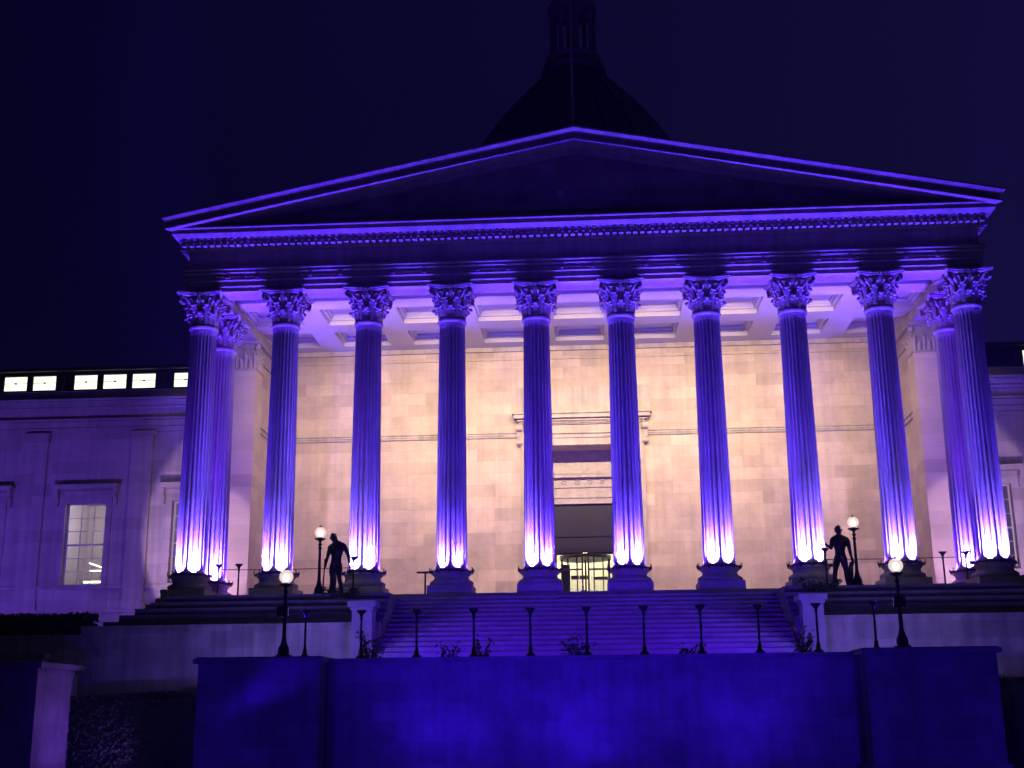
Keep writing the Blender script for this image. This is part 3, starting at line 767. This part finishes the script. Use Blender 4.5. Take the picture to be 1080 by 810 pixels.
# ------------------------------------------------------------------ uplight collars
def collar_meshes():
    bm = bmesh.new(); lathe(bm, [(.545, -.13), (.585, -.13), (.585, -.03), (.545, -.03)], 40)
    for k in range(10):
        a = 2 * PI * (k + .5) / 10; ca, sa = math.cos(a), math.sin(a)
        tube(bm, [(.58 * ca, .58 * sa, -.10), (.66 * ca, .66 * sa, -.12), (.70 * ca, .70 * sa, -.02), (.69 * ca, .69 * sa, .05)], [.022, .022, .02, .028], 6)
    ring = bpy.data.meshes.new('collar'); bmesh.ops.recalc_face_normals(bm, faces=bm.faces[:]); bm.to_mesh(ring); bm.free(); ring.materials.append(M['brass'])
    bm = bmesh.new(); lathe(bm, [(.03, -.10), (.055, -.08), (.06, -.01), (.052, -.01), (.045, -.03), (0, -.03)], 12)
    hd = bpy.data.meshes.new('lamp_head'); bmesh.ops.recalc_face_normals(bm, faces=bm.faces[:]); bm.to_mesh(hd); bm.free(); hd.materials.append(M['brass'])
    bm = bmesh.new(); lathe(bm, [(.04, -.028), (.04, -.022), (0, -.022)], 12)
    ln = bpy.data.meshes.new('lens'); bmesh.ops.recalc_face_normals(bm, faces=bm.faces[:]); bm.to_mesh(ln); bm.free(); ln.materials.append(M['led'])
    return ring, hd, ln
ring_me, head_me, lens_me = collar_meshes()
VIO = (.11, .018, 1.0)
def spot(name, loc, target, power, color, ang, blend=1, size=.05, parent=None):
    l = bpy.data.lights.new(name, 'SPOT'); l.energy = power; l.color = color; l.spot_size = math.radians(ang); l.spot_blend = blend; l.shadow_soft_size = size
    o = bpy.data.objects.new(name, l); C.objects.link(o); o.location = loc
    d = Vector(target) - Vector(loc); o.rotation_euler = d.to_track_quat('-Z', 'Y').to_euler()
    if parent: o.parent = parent
    return o
K = 1.0
nth = ['leftmost', 'second', 'third', 'fourth', 'fifth', 'sixth', 'seventh', 'eighth', 'ninth', 'rightmost']
tones = [1.0, .95, 1.0, .55, .9, 1.0, .85, 1.0, .9, .95]
for i, (x, y) in enumerate(cols):
    front = i < 10
    t = tag(empty('uplight_collar', (x, y, 0)), (f'uplight collar round the foot of the {nth[i]} front column' + (' from the left' if 0 < i < 9 else '')) if front else
            f'iron collar of uplights round the side column behind the {"leftmost" if x < 0 else "rightmost"} front column', 'uplight', 'uplight collars round the column feet')
    o = bpy.data.objects.new('collar', ring_me); C.objects.link(o); o.parent = t
    tone = tones[i] if front else 1.1
    for j, az in enumerate((-28, 28, -95, 95, 180)):
        a = math.radians(az - 90); ca, sa = math.cos(a), math.sin(a); r = .645
        h = bpy.data.objects.new('lamp_head', head_me); C.objects.link(h); h.parent = t; h.location = (r * ca, r * sa, 0)
        le = bpy.data.objects.new('lens', lens_me); C.objects.link(le); le.parent = h
        jit = random.uniform(.75, 1.2) * tone
        flare = random.uniform(.6, 1.35) * {3: .4, 4: (1.2 if az < 0 else .3), 6: .75}.get(i, 1)
        col = (.045 + random.uniform(-.02, .03), .0, 1.0)
        if az == 180:
            spot('uplight', (r * ca, r * sa, .03), (.95 * ca, .95 * sa, 8), 1900 * K, (.17, .02, 1), 64, 1, .04, t)
        elif abs(az) > 60:
            spot('uplight', (r * ca, r * sa, .03), (r * ca, r * sa, 8), 1500 * K * jit, col, 46, 1, .04, t)
            spot('uplight', (.62 * ca, .62 * sa, -.02), (.35 * ca, .35 * sa, .36), 500 * K * jit, (.15, .04, 1), 112, .8, .03, t)
        else:
            spot('uplight', (.62 * ca, .62 * sa, -.02), (.35 * ca, .35 * sa, .34), 17000 * K * flare, (.112, .056, 1), 86, 1, .03, t)
            spot('uplight', (r * ca, r * sa, .03), (.47 * ca, .47 * sa, 5), 1000 * K * jit, col, 60, 1, .03, t)
            spot('uplight', (.94 * ca, .94 * sa, .03), (.70 * ca, .70 * sa, 8), 3500 * K * jit, col, 19, .8, .03, t)

# warm wash on the portico's back wall from lamps fixed behind the architrave
for k in range(5):
    l = bpy.data.lights.new('wall_wash', 'AREA'); l.shape = 'RECTANGLE'; l.size = 4.0; l.size_y = .15; l.energy = 305; l.color = (1, .70, .44); l.spread = math.radians(102)
    o = bpy.data.objects.new('wall_wash', l); C.objects.link(o); o.location = ((k - 2) * 4.0, .75, 9.12)
    d = Vector((0, 7.5, -4.2)); o.rotation_euler = d.to_track_quat('-Z', 'Y').to_euler()
# added hidden battens tinting the lower back wall and ceiling violet
for k in range(5):
    t = tag(empty('fill_batten', ((k - 2) * 4.9, 1.5, FLOOR)), f'{["leftmost", "second", "middle", "fourth", "rightmost"][k]} added violet fill batten on the portico floor behind the columns', 'light batten', 'added fill battens on the portico floor')
    bm = bmesh.new(); box(bm, -1.8, 1.8, -.06, .06, 0, .06); obj('housing', bm, M['iron'], t)
    l = bpy.data.lights.new('batten_fill_light', 'AREA'); l.shape = 'RECTANGLE'; l.size = 3.5; l.size_y = .08; l.energy = 60; l.spread = math.radians(110); l.color = (.30, .05, 1)
    o = bpy.data.objects.new('batten_fill_light', l); C.objects.link(o); o.parent = t; o.location = (0, 0, .07); o.rotation_euler = Vector((0, 1, .45)).to_track_quat('-Z', 'Y').to_euler()
# lobby
l = bpy.data.lights.new('lobby_lamp', 'AREA'); l.size = 1.2; l.energy = 520; l.color = (1, .86, .55)
o = bpy.data.objects.new('lobby_lamp', l); C.objects.link(o); o.location = (0, 12, 3.7)
# room lamps behind the wing window
for cx, e in ((-19.3, 320), (-23.5, 50), (-15.1, 90), (15.1, 40)):
    l = bpy.data.lights.new('room_lamp', 'POINT'); l.energy = e; l.color = (1, .78, .95); l.shadow_soft_size = .3
    o = bpy.data.objects.new('room_lamp', l); C.objects.link(o); o.location = (cx, 11.0, 3.6)

# floodlights, some of them added fill
def flood(loc, target, power, color, ang, blend, label, size=.12, short=False):
    t = tag(empty('floodlight', loc), label, 'floodlight', 'floodlights on the ground')
    d = (Vector(target) - Vector(loc)).normalized(); q = d.to_track_quat('-Z', 'Y').to_matrix().to_4x4()
    bm = bmesh.new(); box(bm, -.16, .16, -.12, .12, .02, .16, q); obj('housing', bm, M['iron'], t)
    bm = bmesh.new(); box(bm, -.14, .14, -.10, .10, .008, .019, q); obj('lens', bm, M['led'], t)
    bm = bmesh.new(); hb_ = .05 if loc[2] > -2 and loc[1] < -9 else .15 if loc[1] < -7.9 and loc[1] > -9 else .29; tube(bm, [(0, 0, -hb_ + .02), (0, 0, -.02)], .025, 6); lathe(bm, [(.12, -hb_), (.12, -hb_ + .03), (0, -hb_ + .03)], 12); obj('bracket', bm, M['iron'], t)
    return spot('flood_beam', (0, 0, 0), d, power, color, ang, blend, size, t) if False else spot('flood_beam', d * .03, d * 2, power, color, ang, blend, size, t)
WV = (.19, .075, 1.0)
flood((-19.5, -2.6, -1.9), (-20.5, 8.25, 3.0), 2700, WV, 110, 1, 'violet floodlight on the left terrace aimed at the wing wall')
flood((-27, -2.6, -1.9), (-26.5, 8.25, 3.5), 1500, WV, 110, 1, 'violet floodlight far out on the left terrace aimed at the wing wall')
flood((18.5, -2.6, -1.9), (18.5, 8.25, 3.0), 1800, WV, 110, 1, 'violet floodlight on the right terrace aimed at the wing wall')
flood((-14.9, .6, -1.85), (-13.3, 8.25, 2.0), 2600, (.8, .5, .85), 50, .15, 'pale floodlight beside the left end of the portico steps')
flood((14.9, .6, -1.85), (13.3, 8.25, 2.0), 2600, (.8, .5, .85), 50, .15, 'pale floodlight beside the right end of the portico steps')
BL = (.04, .004, 1.0)  # colour of the added lamps that imitate blue lens glare
flood((-.5, -20.0, GROUND + .3), (-.2, -9.0, -3.6), 3400, BL, 75, 1, 'added blue floodlight on the ground in front of the middle of the landing wall')  # this and the next two are added, imitating lens glare on the walls
flood((7.6, -19.0, GROUND + .3), (7.8, -9.0, -3.6), 950, BL, 80, 1, 'added blue floodlight on the ground in front of the right terrace pier')
flood((-8.4, -19.0, GROUND + .3), (-8.2, -9.0, -3.9), 800, BL, 80, 1, 'added blue floodlight on the ground in front of the left terrace pier')
flood((-10.4, -10.75, GROUND + .3), (-6.2, -10.06, -3.0), 1500, BL, 17, 1, 'added blue floodlight at the left imitating a slanting lens streak')  # added lamp grazing the pier to draw a flare-like diagonal streak
for fx, nm in ((-3.4, 'left'), (-.3, 'middle'), (3.3, 'right')):
    flood((fx, -11.2, GROUND + .3), (fx + .3, -9.2, -3.4), 260, BL, 110, 1, f'{nm} one of three added blue floodlights close to the foot of the landing wall')  # added lamps making soft blue glow pools on the wall
flood((-4, -26.0, GROUND + .3), (-5, 0, 12.6), 2400, (.08, .012, 1), 32, 1, 'added violet floodlight aimed up at the left half of the pediment')  # added pair lifting the dark pediment and frieze
flood((4, -26.0, GROUND + .3), (5, 0, 12.6), 2400, (.08, .012, 1), 32, 1, 'added violet floodlight aimed up at the right half of the pediment')
flood((-10.6, -17.5, GROUND + .3), (-11.0, -4.75, -3.0), 520, (.22, .13, 1), 30, 1, 'added violet floodlight aimed between the two left piers')  # added pair brightening the podium wall beside the piers
flood((11.4, -17.5, GROUND + .3), (12.2, -4.75, -3.0), 700, (.22, .13, 1), 34, 1, 'added violet floodlight aimed right of the right terrace pier')
flood((-10.9, -7.6, GROUND + .3), (-12.9, -8.0, -4.2), 200, (.25, .08, 1), 120, 1, 'small violet floodlight beside the boundary pier at the left')

for x, nm in ((-4.62, 'left'), (-1.9, 'left middle'), (2.05, 'right middle'), (4.7, 'right')):
    flood((x, -8.6, LAND + .16), (x * .9, -3.5, -1.6), 330, (.08, .004, 1), 130, 1, f'{nm} added blue floodlight on the landing at the foot of the stairs')  # added lamps giving the stairs their blue glow
for s_, nm in ((-1, 'left'), (1, 'right')):
    flood((s_ * 7.12 + .05, -9.15, -1.95), (s_ * .6, -3.5, -1.9), 1500, (.09, .006, 1), 62, 1, f'small added blue fill light fixed to the post of the {nm} terrace globe lamp')  # added fill softening the shadow lines across the steps
    flood((s_ * 7.4, -8.0, LAND + .16), (s_ * 8.0, -4.75, -2.7), 420, (.24, .15, 1), 150, 1, f'pale floodlight behind the {nm} terrace pier aimed at the podium wall')
flood((-9.0, 7.0, 12.95), (0, 20, 25), 1100, (.10, .03, 1), 90, 1, 'added blue floodlight on the roof aimed at the left side of the dome')  # added pair out of view, lifting the dome from black
flood((9.0, 7.0, 12.95), (0, 20, 25), 1100, (.10, .03, 1), 90, 1, 'added blue floodlight on the roof aimed at the right side of the dome')
# ------------------------------------------------------------------ statues
def figure(name, joints, bones, head, hair_h, extra, loc, rot, label, props):
    """joints: name -> (x, y, z, radius); grown with a skin modifier then fused to one surface"""
    bm = bmesh.new()
    def rad(n):
        r = joints[n][3]; kk = 1.17 if n[:2] in ('th', 'hi', 'ca', 'kn') else 1.22; return (r[0] * 1.22, r[1] * 1.15) if isinstance(r, tuple) else (r * kk, r * kk)
    for a, b in bones:          # overlapping ellipsoids along every bone, fused into one skin below
        pa, pb = Vector(joints[a][:3]), Vector(joints[b][:3]); ra, rb = rad(a), rad(b); L_ = (pb - pa).length; n = max(3, int(L_ / .022))
        for k in range(n + 1):
            t = k / n; bulge = 1 + .08 * math.sin(PI * t) * (1 if ra[0] < .1 else 0)
            ball(bm, pa.lerp(pb, t), 1, ((ra[0] + (rb[0] - ra[0]) * t) * bulge, (ra[1] + (rb[1] - ra[1]) * t) * bulge, min(ra[1] + (rb[1] - ra[1]) * t, .07)), 2)
    # head: skull, jaw, nose, ears, brow
    hx, hy, hz = head['c']; yaw, tilt, nod = head['rot']
    R = Matrix.Translation((hx, hy, hz)) @ Matrix.Rotation(yaw, 4, 'Z') @ Matrix.Rotation(nod, 4, 'X') @ Matrix.Rotation(tilt, 4, 'Y')
    hb = bmesh.new()
    ball(hb, (0, .012, .03), .098, (.86, 1.08, 1.05), 3); ball(hb, (0, -.022, -.045), .07, (.86, .95, 1.05), 3)
    ball(hb, (0, -.105, -.01), .017, (.7, 1, 1.6), 2); ball(hb, (0, -.085, -.066), .022, (1.3, .6, .5), 2)
    for s in (-1, 1):
        ball(hb, (s * .084, .01, -.005), .026, (.4, .8, 1.3), 2); ball(hb, (s * .034, -.088, .018), .016, (1.2, .7, .6), 2); ball(hb, (s * .035, -.080, .04), .02, (1.4, .7, .4), 2)
    for k in range(60):             # cropped curls
        a = random.uniform(0, 2 * PI); e = random.uniform(.1, PI / 2)
        v = Vector((math.cos(a) * math.cos(e) * .088, math.sin(a) * math.cos(e) * .108 + .012, math.sin(e) * .105 + .03))
        if v.y < -.06 and v.z < .09: continue
        ball(hb, v, .021, sub=1)
    tm = bpy.data.meshes.new('h'); hb.to_mesh(tm); hb.free(); tm.transform(Matrix.Scale(1.16, 4)); tm.transform(R); bm.from_mesh(tm)
    # hands with five fingers
    for (w_, h_, fw) in extra['hands']:
        w_ = Vector(w_); h_ = Vector(h_); d = (h_ - w_).normalized(); sd = Vector(fw).normalized(); nn = d.cross(sd).normalized()
        tube(bm, [w_ - d * .03, w_ + d * .02, w_ + d * .06, w_ + d * .095], [.026, .034, .038, .03], 8)
        for q in range(4):
            off = sd * (q - 1.5) * .021; ln = (.065, .075, .07, .055)[q]; b0 = w_ + d * .08 + off
            tube(bm, [b0, b0 + d * ln * .45 + nn * .004, b0 + d * ln * .75 + nn * .018, b0 + d * ln * .85 + nn * .036], [.0115, .011, .01, .008], 6)
        b0 = w_ + d * .03 - sd * .03; tube(bm, [b0, b0 + d * .03 - sd * .02 + nn * .01, b0 + d * .06 - sd * .02 + nn * .025], [.014, .012, .009], 6)
    # feet
    for (a, dr) in extra['feet']:
        a = Vector(a); dr = Vector(dr).normalized(); sd = Vector((dr.y, -dr.x, 0))
        tube(bm, [a - dr * .06 + Vector((0, 0, .03)), a + Vector((0, 0, .045)), a + dr * .10 + Vector((0, 0, .03)), a + dr * .17 + Vector((0, 0, .02))], [.035, .042, .04, .022], 8)
        for q in range(5):
            b0 = a + dr * .155 + sd * (q - 2) * .017 + Vector((0, 0, .016)); tube(bm, [b0, b0 + dr * (.04 - abs(q - 1) * .006)], [.012, .009], 6)
    me2 = bpy.data.meshes.new('fig'); bm.to_mesh(me2); bm.free(); t2 = bpy.data.objects.new('fig', me2); C.objects.link(t2)
    rm = t2.modifiers.new('r', 'REMESH'); rm.mode = 'VOXEL'; rm.voxel_size = .0105; rm.use_smooth_shade = True
    sm = t2.modifiers.new('m', 'SMOOTH'); sm.iterations = 6; sm.factor = .5
    dg = bpy.context.evaluated_depsgraph_get(); dg.update(); fin = bpy.data.meshes.new_from_object(t2.evaluated_get(dg)); bpy.data.objects.remove(t2)
    fin.materials.clear(); root = tag(empty(name, loc), label, 'statue'); root.rotation_euler[2] = rot
    fin.name = 'body'; link('body', fin, M['bronze'], root, True)
    props(root); return root

J1 = dict(pelvis=(0, 0, .95, (.135, .105)), waist=(.01, 0, 1.10, (.125, .095)), chest=(.02, 0, 1.30, (.165, .115)), neckb=(.03, 0, 1.47, (.10, .08)), neck=(.0, -.02, 1.56, .052), skull=(-.05, -.05, 1.66, .055),
          shL=(-.165, 0, 1.43, .07), upL=(-.20, 0, 1.34, .055), elL=(-.255, .01, 1.14, .043), wrL=(-.285, -.06, .93, .028),
          shR=(.215, 0, 1.46, .062), upR=(.27, .01, 1.36, .055), elR=(.34, .02, 1.20, .043), wrR=(.385, -.02, 1.03, .028),
          hipL=(-.085, 0, .88, .092), thL=(-.10, -.01, .70, .088), knL=(-.095, -.02, .49, .058), caL=(-.10, .015, .34, .060), anL=(-.11, 0, .09, .035),
          hipR=(.09, 0, .88, .092), thR=(.105, -.03, .70, .086), knR=(.12, -.06, .49, .057), caR=(.15, -.0, .34, .058), anR=(.185, .04, .09, .035))
BN = [('neckb', 'shL'), ('neckb', 'shR'), ('neck', 'shL'), ('neck', 'shR'), ('pelvis', 'waist'), ('waist', 'chest'), ('chest', 'neckb'), ('neckb', 'neck'), ('neck', 'skull'), ('chest', 'shL'), ('shL', 'upL'), ('upL', 'elL'), ('elL', 'wrL'),
      ('chest', 'shR'), ('shR', 'upR'), ('upR', 'elR'), ('elR', 'wrR'), ('pelvis', 'hipL'), ('hipL', 'thL'), ('thL', 'knL'), ('knL', 'caL'), ('caL', 'anL'),
      ('pelvis', 'hipR'), ('hipR', 'thR'), ('thR', 'knR'), ('knR', 'caR'), ('caR', 'anR')]
def props1(root):
    bm = bmesh.new(); tube(bm, [(-.30, -.10, 1.02), (-.31, -.11, .90), (-.33, -.12, .5), (-.345, -.13, .0)], [.032, .026, .022, .03], 8); ball(bm, (-.30, -.10, 1.03), .04); obj('staff', bm, M['bronze'], root)
    bm = bmesh.new(); tube(bm, [(.40, -.05, 1.0), (.405, -.05, .8), (.40, -.05, .62)], [.012, .016, .006], 6); obj('short_stick', bm, M['bronze'], root)
    bm = bmesh.new(); tube(bm, [(-.10, .14, 0), (-.11, .13, .25), (-.08, .12, .5), (-.07, .11, .78)], [.13, .10, .09, .05], 10); obj('tree_stump', bm, M['bronze'], root)
    B('statue_base', M['bronze'], root, (-.45, .42, -.32, .34, -.04, .012))
figure('statue', J1, BN, dict(c=(-.07, -.06, 1.655), rot=(-.35, -.30, .55)), 0,
       dict(hands=[((-.285, -.06, .93), (-.30, -.09, .82), (0, 1, 0)), ((.385, -.02, 1.03), (.40, -.06, .9), (0, 1, 0))], feet=[((-.11, 0, 0), (-.2, -1, 0)), ((.185, .04, 0), (.3, -1, 0))]),
       (-7.28, -2.35, FLOOR - .15), 0, 'dark bronze nude male statue with bowed head leaning on a staff left of the stairs', props1)
J2 = dict(pelvis=(0, 0, .90, (.13, .10)), waist=(-.005, .0, 1.05, (.122, .09)), chest=(.01, 0, 1.24, (.17, .115)), neckb=(.01, 0, 1.40, (.10, .08)), neck=(.0, -.01, 1.49, .052), skull=(-.01, -.02, 1.58, .055),
          shL=(-.18, 0, 1.38, .06), upL=(-.22, -.01, 1.30, .054), elL=(-.255, -.04, 1.12, .042), wrL=(-.36, -.16, 1.17, .028),
          shR=(.205, 0, 1.37, .06), upR=(.245, 0, 1.27, .054), elR=(.275, .02, 1.07, .043), wrR=(.30, -.03, .84, .028),
          hipL=(-.09, 0, .84, .09), thL=(-.135, -.03, .66, .086), knL=(-.19, -.06, .46, .056), caL=(-.205, -.02, .32, .058), anL=(-.235, .02, .085, .034),
          hipR=(.08, 0, .84, .09), thR=(.10, -.0, .66, .086), knR=(.125, .0, .46, .056), caR=(.14, .04, .32, .058), anR=(.155, .05, .085, .034))
def props2(root):
    bm = bmesh.new(); tube(bm, [(.24, .14, 0), (.25, .13, .25), (.27, .11, .5), (.30, .03, .72)], [.12, .10, .085, .04], 10); obj('tree_stump', bm, M['bronze'], root)
    bm = bmesh.new(); tube(bm, [(.315, -.06, .84), (.33, -.07, .70), (.33, -.07, .60)], [.02, .045, .02], 8); obj('held_cloth', bm, M['bronze'], root)
    B('statue_base', M['bronze'], root, (-.42, .45, -.32, .34, -.04, .012))
figure('statue', J2, BN, dict(c=(-.01, -.03, 1.60), rot=(.15, .05, .05)), 0,
       dict(hands=[((-.36, -.16, 1.17), (-.42, -.22, 1.20), (0, 0, 1)), ((.30, -.03, .84), (.315, -.06, .72), (0, 1, 0))], feet=[((-.235, .02, 0), (-.35, -1, 0)), ((.155, .05, 0), (.2, -1, 0))]),
       (7.34, -2.35, FLOOR - .15), 0, 'dark bronze nude male statue striding with one forearm raised right of the stairs', props2)

# ------------------------------------------------------------------ flagpole
t = tag(empty('flagpole', (-.02, -.2, 14.2)), 'thin pale flagpole rising from the peak of the pediment', 'flagpole')
bm = bmesh.new(); tube(bm, [(0, 0, 0), (0, 0, 5), (0, 0, 11)], [.055, .045, .03], 10); obj('pole', bm, M['pole'], t)
bm = bmesh.new(); box(bm, -.16, .16, -.16, .16, 0, .28); obj('pole_base', bm, M['stone'], t)
bm = bmesh.new(); ball(bm, (0, 0, 11.06), .09); obj('finial', bm, M['pole'], t)

# ------------------------------------------------------------------ sky, camera, render
w = bpy.data.worlds.new('World'); scene.world = w; w.use_nodes = True; nt = w.node_tree; N = nt.nodes; L = nt.links
bg = N['Background']; tc = N.new('ShaderNodeTexCoord'); sx_ = N.new('ShaderNodeSeparateXYZ'); L.new(tc.outputs['Generated'], sx_.inputs[0])
cr = N.new('ShaderNodeMapRange'); cr.inputs[1].default_value = -.35; cr.inputs[2].default_value = .42; L.new(sx_.outputs[0], cr.inputs[0])
nz = N.new('ShaderNodeTexNoise'); nz.inputs['Scale'].default_value = 2.2; nz.inputs['Detail'].default_value = 5; L.new(tc.outputs['Generated'], nz.inputs['Vector'])
ad = N.new('ShaderNodeMath'); ad.operation = 'MULTIPLY_ADD'; ad.inputs[1].default_value = .5; ad.inputs[2].default_value = -.25; L.new(nz.outputs['Fac'], ad.inputs[0])
a2 = N.new('ShaderNodeMath'); a2.operation = 'ADD'; L.new(ad.outputs[0], a2.inputs[0]); L.new(cr.outputs[0], a2.inputs[1])
rp = N.new('ShaderNodeValToRGB'); rp.color_ramp.elements[0].color = (.0016, .0007, .015, 1); rp.color_ramp.elements[1].color = (.0062, .0046, .037, 1)
L.new(a2.outputs[0], rp.inputs[0]); L.new(rp.outputs[0], bg.inputs[0]); bg.inputs[1].default_value = 1.0

HAZE = .0018
if HAZE:
    hz = B('haze', None, None, (-42, 42, -41, 34, GROUND - 1.5, 36)); tag(hz, 'thin blue night haze in front of the building', None, kind='stuff')
    m = bpy.data.materials.new('haze'); m.use_nodes = True; nt = m.node_tree; nt.nodes.remove(nt.nodes['Principled BSDF'])
    pv = nt.nodes.new('ShaderNodeVolumePrincipled'); pv.inputs['Density'].default_value = HAZE; pv.inputs['Color'].default_value = (.66, .66, .92, 1)
    nt.links.new(pv.outputs[0], nt.nodes['Material Output'].inputs['Volume']); hz.data.materials.append(m)
cam = bpy.data.cameras.new('Camera'); co = bpy.data.objects.new('Camera', cam); C.objects.link(co); scene.camera = co
ya, pi_, ro, fpx = 5.96e-2, .2589, -.0106, 1315.06
cy, sy = math.cos(ya), math.sin(ya); cp_, sp = math.cos(pi_), math.sin(pi_)
fw = Vector((-sy * cp_, cy * cp_, sp)); rt = Vector((cy, sy, 0)); up = rt.cross(fw)
r2 = rt * math.cos(ro) + up * math.sin(ro); u2 = up * math.cos(ro) - rt * math.sin(ro)
mw = Matrix((( r2.x, u2.x, -fw.x, .123), (r2.y, u2.y, -fw.y, -38.712), (r2.z, u2.z, -fw.z, -4.35), (0, 0, 0, 1)))
co.matrix_world = mw
cam.sensor_width = 36; cam.lens = fpx / 1080 * 36; cam.clip_end = 2000; cam.clip_start = .1
scene.view_settings.view_transform = 'Standard'; scene.view_settings.look = 'None'; scene.view_settings.exposure = 0; scene.view_settings.gamma = 1
scene.cycles.use_denoising = True; scene.cycles.max_bounces = 6; scene.cycles.diffuse_bounces = 3; scene.cycles.use_light_tree = True
scene.cycles.sample_clamp_indirect = 4; scene.cycles.caustics_reflective = False; scene.cycles.caustics_refractive = False
